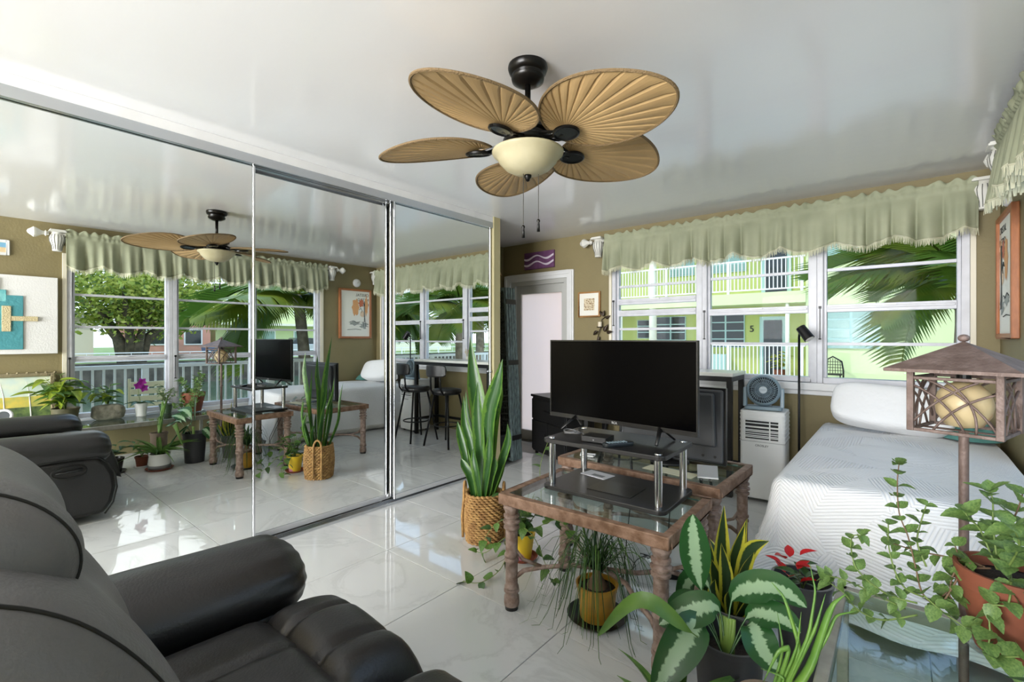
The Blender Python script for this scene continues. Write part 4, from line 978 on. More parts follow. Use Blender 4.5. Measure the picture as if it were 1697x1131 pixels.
# landscape painting propped on the console
lp_ = T('landscape_painting', 'yellow and green landscape painting in an ornate frame propped under the relief canvas', 'painting', (XR - .09, .30, .425), radians(-90))
Mt = Matrix.Rotation(radians(-8), 4, 'X'); m = MB(); fw, w_, h_ = .035, .78, .50
m.box(-w_ / 2, -w_ / 2 + fw, -.03, 0, 0, h_, M=Mt); m.box(w_ / 2 - fw, w_ / 2, -.03, 0, 0, h_, M=Mt); m.box(-w_ / 2 + fw, w_ / 2 - fw, -.03, 0, h_ - fw, h_, M=Mt); m.box(-w_ / 2 + fw, w_ / 2 - fw, -.03, 0, 0, fw, M=Mt)
fo = m.build('frame', mat('silver-gilt frame', (150, 138, 108), .4, metal=.4, bump=.6, bscale=60), lp_, bevel=.008)
m = MB()
for k in range(40):
    t_ = k / 40 * (2 * w_ + 2 * h_)
    p_ = (t_ - w_ / 2, h_) if t_ < w_ else ((w_ / 2, h_ - (t_ - w_)) if t_ < w_ + h_ else ((w_ / 2 - (t_ - w_ - h_), 0) if t_ < 2 * w_ + h_ else (-w_ / 2, t_ - 2 * w_ - h_)))
    m.sellip(Mt @ Vector((p_[0], -.02, p_[1] + .004)), (.012, .01, .012), 1, 1, 8, 6)
m.build('beading', MATS['silver-gilt frame'], fo)
def band(z0, z1, x0, x1, mt, yq=-.0125, nm='paint_field'):
    B(x0, x1, yq, yq + .004, z0, z1, M=Mt).build(nm, mt, lp_)
band(.28, .465, -.355, .355, mat('pale sky paint', (196, 214, 206), .6, col2=(220, 224, 200), vscale=9)); band(.18, .28, -.355, .355, mat('yellow meadow paint', (214, 190, 84), .6, col2=(176, 176, 92), vscale=14)); band(.035, .18, -.355, .355, mat('dark green paint', (52, 74, 50), .6, col2=(110, 130, 70), vscale=18))
for x_ in (-.22, -.05, .10, .16, .25): MB().tube([Mt @ Vector((x_, -.012, .08)), Mt @ Vector((x_ + .01, -.012, .3)), Mt @ Vector((x_ + .03, -.012, .42))], [.006, .004, .002], 5).build('birch_trunk', mat('birch white paint', (222, 224, 214), .6), lp_)

# ================================================================== small things on the stand and tables
z0 = SZ + .0005
sb = T('streaming_box', 'flat black set-top box on the television riser', 'set-top box', (1.955, 1.935, SZ), radians(6))
MB().prism(rr(.062, .05, .006), .003, .028, 'z').build('case', mat('set-top plastic', (26, 26, 27), .35), sb, bevel=.002); MB().cyl((0, -.0505, .014), (0, -.049, .014), .003, n=10).build('indicator', mat('grey led', (150, 150, 150), .3), sb)
for a in (-.045, .045): B(a - .006, a + .006, -.035, .035, 0, .003).build('rubber_foot', BLACK, sb)
rm = T('remote_control', 'dark remote control with pale buttons beside the set-top box', 'remote', (2.075, 1.905, SZ), radians(-32))
MB().prism(rr(.022, .075, .018), 0, .018, 'z').build('body', mat('remote plastic', (24, 30, 34), .3), rm, bevel=.005)
bt_ = MB().lathe([(0, .0), (.0042, 0), (.004, .003), (0, .0035)], n=10).mesh('button', mat('remote button', (120, 140, 150), .5))
for i in range(3):
    for j in range(7): inst('button', bt_, rm, Matrix.Translation(((i - 1) * .011, -.05 + j * .014, .0175)))
cbk = T('coiled_cable', 'white and black cable coiled at the left end of the television riser', 'cable', (1.80, 1.98, SZ))
m = MB(); P = []
for k in range(60): t_ = k / 59; P.append((.05 * cos(t_ * 13) * (1 - .3 * t_) - .02 * t_, .035 * sin(t_ * 13), .006 + .018 * t_ + .004 * sin(t_ * 20)))
m.tube(P, .0035, 6); m.build('cord', mat('grey cord', (110, 110, 112), .5), cbk, smooth=True)
pp = T('magazine', 'pale folded leaflet on the lower shelf of the television riser', 'leaflet', (1.845, 2.13, TH + .0205), radians(-8))
B(-.075, .075, -.045, .045, 0, .003).build('pages', mat('leaflet paper', (216, 218, 226), .5), pp); B(-.02, .05, -.03, .0, .003, .0034).build('printed_photo', mat('leaflet photo', (120, 124, 130), .5), pp)
mt_ = T('mouse_mat', 'flat black mat lying on the lower shelf of the television riser', 'mat', (2.02, 1.99, TH + .0205), radians(1))
MB().prism(rr(.11, .085, .006), 0, .002, 'z').build('sheet', mat('black rubber', (14, 14, 14), .3), mt_); B(-.105, .105, -.083, -.080, .002, .0024).build('stitched_edge', BLACK, mt_)
dk = T('tablet_stand', 'folded chrome and white tablet stand on the rear glass table', 'tablet stand', (2.27, 2.52, TH), radians(20))
m = MB(); m.box(-.05, .05, -.03, .03, 0, .006); m.build('base', mat('white plastic', (226, 226, 226), .4), dk, bevel=.002); B(-.05, .05, -.003, .003, 0, .075, M=Matrix.Translation((0, -.02, .004)) @ Matrix.Rotation(radians(-50), 4, 'X')).build('back_plate', CHROME, dk, bevel=.001)
pd = T('paper_sheet', 'cream sheet of paper lying on the rear glass table', 'paper', (2.08, 2.50, TH), radians(-6))
B(-.14, .14, -.05, .05, 0, .0015).build('sheet', mat('cream paper', (226, 222, 190), .7), pd); B(-.1, .1, -.03, -.028, .0015, .0018).build('printed_line', GR, pd)
wt = T('white_clip_stand', 'small white wire stand at the left end of the rear glass table', 'stand', (1.56, 2.52, TH), radians(15))
MB().tube([(-.04, -.03, .003), (.04, -.03, .003), (.04, .03, .003), (-.04, .03, .003), (-.04, -.03, .003), (-.03, 0, .05), (.04, .0, .05)], .0035, 6).build('wire', WHITE, wt); B(-.03, .03, -.012, .012, 0, .002).build('tray', WHITE, wt)
ad = T('power_adapter', 'small black power adapter on the floor behind the front glass table', 'adapter', (2.12, 2.44, 0), radians(30))
MB().box(-.035, .035, -.025, .025, 0, .03).build('block', BLACK, ad, bevel=.005); MB().tube([(.035, 0, .012), (.08, .01, .006), (.14, .06, .005)], .003, 6).build('lead', BLACK, ad, smooth=True)
cd = T('cable_tangle', 'tangle of thin black cords on the floor under the glass tables', 'cable', (2.0, 2.25, 0))
m = MB()
random.seed(4)
for k in range(4):
    P = []; x, y, a = random.uniform(-.2, .1), random.uniform(-.1, .15), random.uniform(0, 6)
    for j in range(40):
        a += random.uniform(-.35, .42); x += cos(a) * .025; y += sin(a) * .025; x = max(-.32, min(.25, x)); y = max(-.22, min(.3, y)); P.append((x, y, .004 + .02 * abs(sin(j * .35 + k)) * (k % 2)))
    m.tube(P, .0026, 5)
m.build('cord', BLACK, cd, smooth=True)
for k, (x, y) in enumerate(((-.02, -.12), (.16, -.05))): MB().tube([(x, y, .004), (x + .01, y + .02, .2), (x - .01, y + .12, .42), (x, y + .22, TH - .02)], .0026, 5).build('hanging_cord', BLACK, cd, smooth=True)

# ================================================================== plants
random.seed(11)
SOIL = mat('potting soil', (44, 34, 28), .95, bump=.8, bscale=90)
LG = mat('leaf green', (72, 110, 48), .42, col2=(104, 140, 62), vscale=6, trans=.28)
LG2 = mat('leaf yellow green', (128, 156, 48), .42, col2=(164, 178, 60), vscale=5, trans=.35)
LD = mat('leaf dark green', (44, 78, 40), .38, col2=(70, 104, 52), vscale=6, trans=.2)
LS = mat('leaf sage', (84, 116, 58), .5, col2=(122, 150, 82), vscale=8, trans=.25)
LV = uvleaf_mat('variegated cream leaf', (70, 110, 52), (206, 206, 160), .62, .10)
AGL = uvleaf_mat('silver aglaonema leaf', (150, 180, 142), (40, 84, 40), .36, .20, rough=.3)
SNK = uvleaf_mat('snake plant leaf', (48, 88, 38), (92, 130, 50), .7, .25, rough=.35, mode='band')
SNV = uvleaf_mat('yellow-edged snake leaf', (46, 70, 40), (206, 200, 70), .62, .06, rough=.35)
STEM = mat('green stem', (110, 130, 66), .6); STEMB = mat('brown stem', (112, 88, 66), .7)
TERRA = mat('terracotta', (124, 68, 46), .75, var=.1, vscale=12); GREYP = mat('charcoal plastic pot', (56, 56, 60), .42); WPOT = mat('white ceramic pot', (232, 232, 228), .3)
def pot(o, r0, r1, h, m, rim=.012, soil=.85, name='pot', z=0.0, n=32):
    """open pot, r0 base radius, r1 rim radius"""
    rs = r0 + (r1 - r0) * soil
    b = MB(); b.lathe([(0, z), (r0, z), (r1 - .004, z + h - rim * 1.6), (r1, z + h - rim * 1.6), (r1 + .003, z + h), (r1 - .006, z + h), (rs - .006, z + h * soil), (0, z + h * soil)], n=n)
    p_ = b.build(name, m, o, smooth=True, auto=40)
    b = MB(); b.lathe([(0, z + h * soil + .006), (rs * .5, z + h * soil + .007), (rs - .0065, z + h * soil + .001)], n=20); b.build('soil', SOIL, o, smooth=True)
    return p_
def saucer(o, r, m, z=0.0, h=.018):
    return MB().lathe([(0, z), (r * .8, z), (r, z + h), (r - .004, z + h), (r * .78, z + .004), (0, z + .004)], n=28).build('saucer', m, o, smooth=True, auto=40)
def rnd(a, b): return random.uniform(a, b)
def bush(o, c, n, Lr, wr, me_list, spread, height, stemr=.003, tilt=.5, stem_m=None, clusters=None, up0=.15, lean=(0, 0)):
    """leafy stems leaving c (local): leaves spread along them"""
    sm = MB(); k = 0
    ns = clusters or max(3, n // 5)
    per = max(1, n // ns)
    for i in range(ns):
        a = 2 * pi * i / ns + rnd(-.4, .4); q = rnd(.35, 1); hh = height * rnd(.55, 1.0)
        e = Vector((cos(a) * spread * q + lean[0], sin(a) * spread * q + lean[1], hh)); P = []
        for j in range(7):
            t_ = j / 6; P.append(Vector(c) + Vector((e.x * t_ ** 1.3, e.y * t_ ** 1.3, e.z * (t_ ** .8))))
        sm.tube(P, [stemr * (1 - .5 * j / 6) for j in range(7)], 5)
        for j in range(per):
            t_ = up0 + (1 - up0) * (j + rnd(.2, 1)) / per; x = min(t_, .999) * 6; ii = int(x); p_ = P[ii].lerp(P[ii + 1], x - ii)
            b_ = a + j * 2.4 + rnd(-.4, .4); d_ = Vector((cos(b_), sin(b_), rnd(-.2, .5) * tilt * 2)); L_ = rnd(*Lr)
            inst('leaf', random.choice(me_list), o, frame_M(p_, d_, (rnd(-.3, .3), rnd(-.3, .3), 1), L_ * rnd(*wr), L_, L_))
    sm.build('stems', stem_m or STEM, o, smooth=True)
def vine(o, off, pts, me_list, Lr, step=.03, r=.0025, m=None, wr=(.7, .85), pair=False):
    pts = [Vector(p) - Vector(off) for p in pts]; Q = []
    n = len(pts) - 1
    for i in range(n):
        p0, p1, p2, p3 = pts[max(i - 1, 0)], pts[i], pts[i + 1], pts[min(i + 2, n)]
        for j in range(6):
            u = j / 6; Q.append(.5 * ((2 * p1) + (p2 - p0) * u + (2 * p0 - 5 * p1 + 4 * p2 - p3) * u * u + (3 * p1 - p0 - 3 * p2 + p3) * u ** 3))
    Q.append(pts[-1])
    b = MB(); b.tube(Q, [r * (1 - .45 * k / len(Q)) for k in range(len(Q))], 5); b.build('stem', m or STEM, o, smooth=True)
    acc = 0; s = rnd(0, 3)
    for k in range(1, len(Q)):
        acc += (Q[k] - Q[k - 1]).length
        if acc > step or k == len(Q) - 1:
            acc = 0; d0 = (Q[k] - Q[k - 1]).normalized(); s += 1.57 if pair else 2.3
            for sg in ((0, pi) if pair else (0,)):
                x = d0.cross(Vector((0, 0, 1)));
                if x.length < .1: x = Vector((1, 0, 0))
                x.normalize(); y = d0.cross(x); d_ = x * cos(s + sg) + y * sin(s + sg) + d0 * .5 + Vector((0, 0, .1)); L_ = rnd(*Lr)
                inst('leaf', random.choice(me_list), o, frame_M(Q[k], d_, (0, rnd(-.5, 0), 1), L_ * rnd(*wr), L_, L_))
ov = [leaf_mesh('leaf', LG, 'ovate', d_, .2) for d_ in (.1, .35)]; ovd = [leaf_mesh('leaf', LD, 'ovate', d_, .2) for d_ in (.1, .4)]; ovy = [leaf_mesh('leaf', LG2, 'ovate', d_, .2) for d_ in (.15, .5)]
ovs = [leaf_mesh('leaf', LS, 'ovate', d_, .25, nl=10, tooth=.05) for d_ in (.05, .25, .45)]; hrt = [leaf_mesh('leaf', LG, 'heart', d_, .15) for d_ in (.2, .45)]; hrtd = [leaf_mesh('leaf', LD, 'heart', d_, .15) for d_ in (.2, .45)]
lnv = [leaf_mesh('leaf', LV, 'lance', d_, .2) for d_ in (.2, .5)]; stp = [leaf_mesh('leaf', LG, 'strap', d_, .25, nl=12) for d_ in (.35, .7, 1.0)]; ovv = [leaf_mesh('leaf', LV, 'ovate', d_, .2) for d_ in (.1, .3)]

# snake plant in a woven basket
sn = T('snake_plant', 'tall snake plant in a woven seagrass basket beside the mirrors', 'potted plant', (1.02, 2.165, 0))
SEA = mat('seagrass', (178, 140, 84), .75, col2=(138, 100, 56), vscale=25, bump=.5, bscale=90)
for k in range(20):
    z = .008 + k * .0148; rr0 = .112 + .012 * sin(pi * k / 19); b = MB(); P = []
    for j in range(97):
        a = 2 * pi * j / 96; w_ = .005 * sin(24 * a + pi * (k % 2)); sq = 1 + .035 * cos(4 * a)
        P.append(((rr0 + w_) * sq * cos(a), (rr0 + w_) * sq * sin(a), z + .0025 * cos(24 * a + pi * (k % 2))))
    b.tube(P, .0078 if k < 19 else .0095, 6, cap=False); b.build('basket_coil', SEA, sn, smooth=True)
MB().lathe([(0, .004), (.106, .004), (.115, .15), (.104, .27), (.0, .255)], n=28).build('basket_liner', mat('dark basket liner', (70, 52, 32), .9), sn, smooth=True)  # dark brown lining inside the coils
for a in (radians(215), radians(35)):
    ux, uy = cos(a), sin(a); px_, py_ = -uy, ux; P = []
    for k in range(15):
        t_ = pi * k / 14; P.append((ux * .124 + px_ * .035 * cos(t_), uy * .124 + py_ * .035 * cos(t_), .27 + .085 * sin(t_)))
    P = [(ux * .130 + px_ * .035, uy * .130 + py_ * .035, .02), (ux * .135 + px_ * .035, uy * .135 + py_ * .035, .15)] + P + [(ux * .135 - px_ * .035, uy * .135 - py_ * .035, .15), (ux * .130 - px_ * .035, uy * .130 - py_ * .035, .02)]
    MB().tube(P, .009, 7).build('basket_handle', SEA, sn, smooth=True)
SNAKE = [
 [(1.002,2.170,0.232),(0.956,2.190,0.722),(0.902,2.190,0.990),(0.859,2.200,1.281)],[(1.034,2.180,0.237),(1.052,2.200,0.731),(1.092,2.200,0.925),(1.118,2.200,1.115)],
 [(1.073,2.160,0.251),(1.109,2.120,0.749),(1.173,2.120,0.974),(1.203,2.130,1.138)],[(1.033,2.120,0.253),(1.042,2.100,0.595),(1.026,2.100,0.817),(1.026,2.100,0.996)],
 [(0.968,2.150,0.230),(0.914,2.150,0.567),(0.859,2.150,0.716),(0.848,2.150,0.892)],[(0.965,2.170,0.224),(0.902,2.190,0.598),(0.842,2.200,0.747),(0.820,2.200,0.913)],
 [(0.977,2.130,0.238),(0.901,2.120,0.493),(0.845,2.120,0.641),(0.823,2.120,0.724)],[(0.995,2.100,0.250),(0.973,2.080,0.400),(0.930,2.070,0.470),(0.908,2.070,0.505)],
 [(1.063,2.110,0.25),(1.136,2.080,0.504),(1.146,2.080,0.614),(1.141,2.080,0.707)],[(1.077,2.150,0.259),(1.154,2.170,0.488),(1.203,2.180,0.641),(1.198,2.180,0.743)],
 [(1.069,2.130,0.25),(1.128,2.110,0.428),(1.165,2.100,0.510),(1.156,2.100,0.560)],[(1.056,2.100,0.25),(1.069,2.050,0.429),(1.044,2.050,0.532),(1.039,2.050,0.598)],
 [(1.064,2.170,0.251),(1.116,2.190,0.404),(1.137,2.200,0.499),(1.147,2.200,0.575)],[(0.989,2.200,0.222),(0.936,2.240,0.554),(0.959,2.250,0.714),(1.007,2.250,0.836)],
 [(0.975,2.210,0.22),(0.883,2.280,0.493),(0.887,2.300,0.695),(0.881,2.320,0.856)]]
wid = [.105, .085, .10, .075, .06, .06, .055, .05, .055, .05, .045, .05, .045, .06, .055]
for k, pts in enumerate(SNAKE): spine_leaf('leaf', pts, wid[k], SNK, sn, sn.location, 'sword', 16, 4, .5, facing=(.6 + .5 * sin(k * 2.1), -.8 + .3 * cos(k), .05))
# pothos in the pink and yellow pot
po_ = T('pothos_plant', 'trailing pothos in a pink and yellow pot on a terracotta saucer beside the basket', 'potted plant', (1.37, 2.11, 0))
saucer(po_, .088, mat('dark terracotta', (140, 70, 46), .7)); YP = mat('yellow painted pot', (236, 200, 50), .4, col2=(206, 130, 160), vscale=3.2, ramp=(.52, .56)); pot(po_, .05, .072, .145, YP, z=.006)
bush(po_, (0, 0, .13), 42, (.05, .075), (.7, .85), hrt + hrtd, .13, .24, clusters=9)
for pts in ([(1.37,2.11,.15),(1.46,2.02,.22),(1.56,1.98,.20),(1.64,1.95,.12),(1.70,1.93,.05)], [(1.37,2.11,.15),(1.40,1.98,.16),(1.43,1.86,.06),(1.40,1.74,.02),(1.32,1.68,.02)], [(1.37,2.11,.15),(1.33,2.0,.14),(1.25,1.93,.06),(1.17,1.92,.05)],
            [(1.37,2.11,.15),(1.43,2.2,.3),(1.40,2.24,.50),(1.47,2.22,.66)], [(1.37,2.11,.15),(1.30,2.05,.22),(1.24,2.0,.18),(1.2,1.97,.10)], [(1.37,2.11,.15),(1.47,2.12,.2),(1.6,2.12,.27),(1.72,2.12,.22)]):
    vine(po_, po_.location, pts, hrt + hrtd, (.05, .07), .045, .0028)
# ponytail grass in a mustard pot
pg = T('ponytail_plant', 'ponytail plant with long arching thin leaves in a mustard pot under the front table', 'potted plant', (1.985, 1.875, 0))
saucer(pg, .135, mat('black saucer', (24, 24, 24), .4), h=.022); pot(pg, .075, .092, .15, mat('mustard glazed pot', (186, 142, 44), .35, col2=(150, 108, 34), vscale=10), z=.008)
MB().lathe([(.05, .12), (.045, .15), (.022, .19), (.018, .22), (0, .225)], n=16).build('trunk', STEMB, pg, smooth=True)
for k in range(95):
    a = rnd(0, 2 * pi); R_ = rnd(.16, .38); up = rnd(.08, .22); dz = rnd(.05, .40); P = []
    for j in range(9):
        t_ = j / 8; P.append((cos(a) * R_ * (t_ ** .8) + .02 * sin(3 * t_ + k), sin(a) * R_ * (t_ ** .8) * .9, max(.012, .21 + up * sin(pi * min(1, t_ * 1.15)) - dz * t_ ** 2.2)))
    MB().tube(P, [.0042 * (1 - .8 * t_ / 8) for t_ in range(9)], 4, flat=.35).build('leaf', random.choice((LD, LD, LG)), pg, smooth=True)
# aglaonema
ag = T('aglaonema_plant', 'broad-leaved silver and green aglaonema in a large charcoal pot in the foreground', 'potted plant', (2.61, 1.62, 0))
pot(ag, .085, .108, .30, GREYP, z=0, soil=.78)
AGLA = [[(2.59,1.62,0.24),(2.527,1.600,0.441),(2.507,1.600,0.576),(2.503,1.600,0.670)],[(2.60,1.61,0.24),(2.590,1.580,0.392),(2.511,1.530,0.376),(2.435,1.480,0.329)],
 [(2.60,1.60,0.24),(2.555,1.540,0.359),(2.514,1.440,0.297),(2.465,1.360,0.190)],[(2.612,1.61,0.24),(2.630,1.600,0.437),(2.745,1.580,0.513),(2.839,1.530,0.510)],
 [(2.617,1.60,0.24),(2.683,1.560,0.414),(2.771,1.520,0.460),(2.832,1.480,0.461)],[(2.617,1.59,0.24),(2.697,1.520,0.414),(2.744,1.460,0.385),(2.803,1.420,0.366)],
 [(2.60,1.59,0.24),(2.535,1.460,0.361),(2.405,1.400,0.433),(2.243,1.420,0.243)],[(2.59,1.63,.24),(2.50,1.66,.34),(2.42,1.70,.28),(2.36,1.72,.14)],[(2.60,1.62,.24),(2.52,1.70,.40),(2.44,1.76,.36),(2.38,1.80,.22)]]
for k, pts in enumerate(AGLA): spine_leaf('leaf', pts, (.098, .105, .12, .10, .085, .095, .05, .09, .085)[k], AGL if k != 6 else LG, ag, ag.location, 'ovate', 20, 6, .22, facing=(.35, -.75, .75) if k else (.4, -1, .1))
for k in range(5): MB().tube([(-.01 + .005 * k, -.01, .22), (.0 + .01 * (k - 2), -.012, .36)], [.011, .006], 7).build('stalk', mat('stalk green', (120, 150, 70), .5), ag, smooth=True)
# yellow-edged snake plant
vg = T('variegated_snake_plant', 'low yellow-edged snake plant in a grey pot behind the aglaonema', 'potted plant', (2.545, 1.945, 0))
pot(vg, .085, .105, .24, mat('mid grey pot', (120, 118, 118), .45), z=0)
VARIEG = [[(2.523,1.930,0.20),(2.501,1.930,0.392),(2.512,1.930,0.612)],[(2.545,1.930,0.20),(2.540,1.950,0.397),(2.583,1.950,0.553)],[(2.553,1.940,0.20),(2.591,1.960,0.432),(2.663,1.960,0.505)],[(2.50,1.92,0.20),(2.476,1.900,0.349),(2.472,1.900,0.453)],
 [(2.50,1.91,0.20),(2.454,1.860,0.334),(2.443,1.860,0.424)],[(2.567,1.930,0.20),(2.619,1.930,0.360),(2.659,1.930,0.407)],[(2.537,1.920,0.20),(2.582,1.910,0.379),(2.623,1.910,0.470)],[(2.520,1.910,0.20),(2.539,1.870,0.358),(2.518,1.870,0.488)],
 [(2.563,1.910,0.20),(2.634,1.860,0.328),(2.733,1.840,0.444)],[(2.52,1.90,0.20),(2.494,1.840,0.298),(2.505,1.840,0.358)],[(2.531,1.960,0.20),(2.543,2.000,0.379),(2.578,2.000,0.555)],[(2.55,1.96,.2),(2.48,2.02,.33),(2.42,2.05,.42)],[(2.55,1.97,.2),(2.56,2.05,.35),(2.52,2.1,.45)],[(2.53,1.92,.2),(2.50,1.89,.32),(2.48,1.88,.41)],[(2.56,1.93,.2),(2.60,1.90,.33),(2.63,1.89,.39)],[(2.55,1.95,.2),(2.57,1.98,.36),(2.61,1.99,.47)],[(2.51,1.95,.2),(2.46,1.95,.30),(2.43,1.94,.36)],[(2.54,1.91,.2),(2.55,1.86,.30),(2.57,1.83,.35)],[(2.57,1.96,.2),(2.63,1.98,.32),(2.68,1.97,.38)]]
for k, pts in enumerate(VARIEG): spine_leaf('leaf', pts, (.062, .06, .058, .05, .048, .05, .05, .052, .055, .045, .055, .05, .05)[k % 13], SNV, vg, vg.location, 'sword', 12, 4, .45, facing=(.5 + .5 * sin(k * 2.4), -.8, .2))
# aloe
alo = T('aloe_plant', 'spindly bright green aloe in a terracotta pot against the console edge', 'potted plant', (2.775, 1.36, 0))
pot(alo, .06, .075, .32, mat('grey-brown planter', (128, 112, 98), .7), z=0, soil=.95)
ALOE = [[(2.80,1.37,0.30),(2.864,1.40,0.425),(2.899,1.420,0.563),(2.912,1.420,0.598),(2.935,1.440,0.620)],[(2.79,1.37,.30),(2.844,1.40,0.46),(2.803,1.420,0.574),(2.772,1.420,0.604)],[(2.79,1.37,.30),(2.860,1.40,0.50),(2.871,1.440,0.605),(2.856,1.450,0.668)],
 [(2.78,1.36,0.30),(2.823,1.380,0.470),(2.799,1.360,0.460),(2.769,1.340,0.378)],[(2.79,1.37,.30),(2.873,1.41,0.52),(2.893,1.430,0.610)],[(2.78,1.36,.3),(2.837,1.390,0.47),(2.844,1.400,0.559)],[(2.78,1.36,.3),(2.816,1.360,0.40),(2.758,1.360,0.397)],[(2.775,1.36,.3),(2.806,1.390,0.45),(2.788,1.410,0.533)],[(2.8,1.37,.3),(2.894,1.42,0.50),(2.914,1.440,0.559),(2.956,1.460,0.576)]]
for k, pts in enumerate(ALOE):
    P = [Vector(p) - Vector(alo.location) for p in pts]; Q = []
    for i in range(len(P) - 1):
        for j in range(5): Q.append(P[i].lerp(P[i + 1], j / 5))
    Q.append(P[-1]); Q = [Q[0]] + [(Q[i - 1] + Q[i] * 2 + Q[i + 1]) / 4 for i in range(1, len(Q) - 1)] + [Q[-1]]
    w0 = (.017, .012, .009, .010, .011, .008, .007, .008, .009)[k]
    MB().tube(Q, [w0 * (1 - .92 * (i / (len(Q) - 1)) ** 1.5) for i in range(len(Q))], 7, flat=.6).build('leaf', mat('aloe green', (110, 150, 60), .4, col2=(84, 128, 54), vscale=12, trans=.15), alo, smooth=True)
# red bromeliad ornament pot
rp = T('red_flower_pot', 'dark grey bowl with red blooms behind the aglaonema, at the foot of the bed', 'potted plant', (2.755, 2.06, 0))
pot(rp, .07, .10, .36, mat('dark grey bowl', (72, 72, 76), .4), z=0)
redl = leaf_mesh('petal', mat('red petal', (196, 24, 30), .4, trans=.2), 'ovate', .2, .3)
for k in range(9): a = k * 2.4; inst('petal', redl, rp, frame_M((.03 * cos(a) - .03, .03 * sin(a) - .05, .36 + .012 * k), (cos(a), sin(a), .7), (0, 0, 1), .035, .06, .06))
bush(rp, (0, 0, .31), 10, (.06, .09), (.4, .5), ovd, .08, .10, clusters=3)
# trailing swedish ivy in terracotta, on the console
iv = T('trailing_ivy', 'sprawling plectranthus in a terracotta pot trailing along the console table', 'potted plant', (3.27, 1.80, .425))
MB().lathe([(0, 0), (.085, 0), (.105, .012), (.10, .012), (.08, .004), (0, .004)], n=28).build('saucer', glass_mat('clear saucer', (235, 240, 238), 1.5), iv, smooth=True)
pot(iv, .075, .115, .215, TERRA, rim=.03, z=.006)
VINES = [
 [(3.212,1.800,0.641),(3.179,1.780,0.640),(3.127,1.760,0.527),(3.089,1.750,0.543),(3.073,1.760,0.611),(3.057,1.780,0.686),(3.037,1.800,0.745),(3.033,1.800,0.834),(3.037,1.800,0.892)],
 [(3.089,1.750,0.535),(3.050,1.730,0.555),(3.027,1.730,0.599),(3.014,1.740,0.661),(3.013,1.740,0.722)],[(3.076,1.720,0.526),(3.011,1.700,0.537),(2.950,1.680,0.585),(2.931,1.690,0.628),(2.931,1.690,0.681),(2.953,1.700,0.687)],
 [(3.217,1.800,0.64),(3.144,1.820,0.638),(3.085,1.830,0.633),(3.016,1.820,0.643)],[(3.076,1.720,0.493),(2.998,1.680,0.468),(2.944,1.660,0.488),(2.917,1.650,0.525),(2.865,1.660,0.548)],
 [(3.050,1.720,0.500),(2.971,1.680,0.540),(2.916,1.660,0.561),(2.880,1.660,0.561)],[(3.109,1.780,0.504),(3.154,1.800,0.570),(3.168,1.820,0.626),(3.159,1.820,0.675)],[(3.097,1.780,0.611),(3.078,1.800,0.667),(3.085,1.820,0.716),(3.098,1.820,0.775)],
 [(3.242,1.800,0.64),(3.236,1.830,0.742),(3.238,1.860,0.809),(3.232,1.860,0.833)],[(3.256,1.81,0.64),(3.266,1.86,0.720),(3.292,1.90,0.788),(3.303,1.92,0.825)],[(3.240,1.80,0.64),(3.210,1.82,0.731),(3.185,1.800,0.764),(3.179,1.800,0.779)],
 [(3.263,1.790,0.64),(3.253,1.700,0.645),(3.243,1.670,0.604),(3.214,1.67,0.588),(3.211,1.650,0.526),(3.209,1.640,0.483),(3.257,1.620,0.507)],[(3.228,1.80,0.64),(3.16,1.780,0.62),(3.145,1.770,0.557),(3.150,1.760,0.545)],
 [(3.09,1.75,.54),(3.13,1.72,.52),(3.18,1.70,.50)],[(3.3,1.82,.64),(3.36,1.84,.74),(3.40,1.86,.80)],[(3.29,1.78,.64),(3.34,1.72,.72),(3.38,1.70,.77)],[(3.25,1.78,.64),(3.27,1.72,.74),(3.25,1.68,.80)]]
for k, pts in enumerate(VINES): vine(iv, iv.location, pts, ovs, (.026, .044) if k < 8 else (.042, .062), .026, .0028, STEM if k % 3 else STEMB, (.72, .9), pair=True)
# ------- plants mostly seen in the mirror
sf = T('schefflera_plant', 'large-leaved yellow-green umbrella plant at the near end of the console', 'potted plant', (3.30, .74, .425))
pot(sf, .08, .105, .16, mat('olive pot', (96, 92, 66), .6)); bush(sf, (0, 0, .14), 72, (.12, .20), (.42, .5), ovy + ov, .19, .34, clusters=12, tilt=.2, lean=(.0, -.07))
rk = T('rock_planter', 'rough grey stone planter with yellow-green leaves on the console', 'potted plant', (3.36, 1.07, .425))
b = MB(); b.sellip((0, 0, .075), (.085, .135, .078), .55, .55, 28, 14)
for p_ in b.v: p_ += Vector((sin(p_.y * 60) * .005, cos(p_.z * 70) * .004, 0)); p_.z = max(p_.z, 0)
b.build('stone_pot', mat('stone planter', (150, 146, 130), .9, col2=(104, 102, 88), vscale=18, bump=.8, bscale=40), rk, smooth=True)
bush(rk, (0, 0, .14), 44, (.09, .14), (.42, .5), ovy + ov, .13, .25, clusters=9, lean=(.03, -.06))
oc = T('orchid', 'purple orchid in a white pot on the console table', 'potted plant', (3.36, 1.34, .425))
pot(oc, .045, .06, .14, WPOT)
for k in range(5): a = k * 1.3; inst('leaf', ovd[1], oc, frame_M((0, 0, .13), (cos(a), sin(a), .35), (0, 0, 1), .06, .17, .17))
MB().tube([(0, 0, .12), (-.01, -.02, .22), (-.02, -.03, .30), (-.03, -.02, .33)], .0028, 6).build('flower_stalk', STEM, oc, smooth=True)
ptl = leaf_mesh('petal', mat('magenta orchid petal', (150, 30, 140), .5, trans=.3), 'heart', .1, .1)
for q, (fx, fy, fz) in enumerate(((-.03, -.03, .33), (-.02, .02, .30), (-.04, .0, .37))):
    for k in range(5): a = k * 1.257 + q; inst('petal', ptl, oc, frame_M((fx, fy, fz), (-.25, sin(a), cos(a)), (-1, 0, 0), .04, .045, .045))
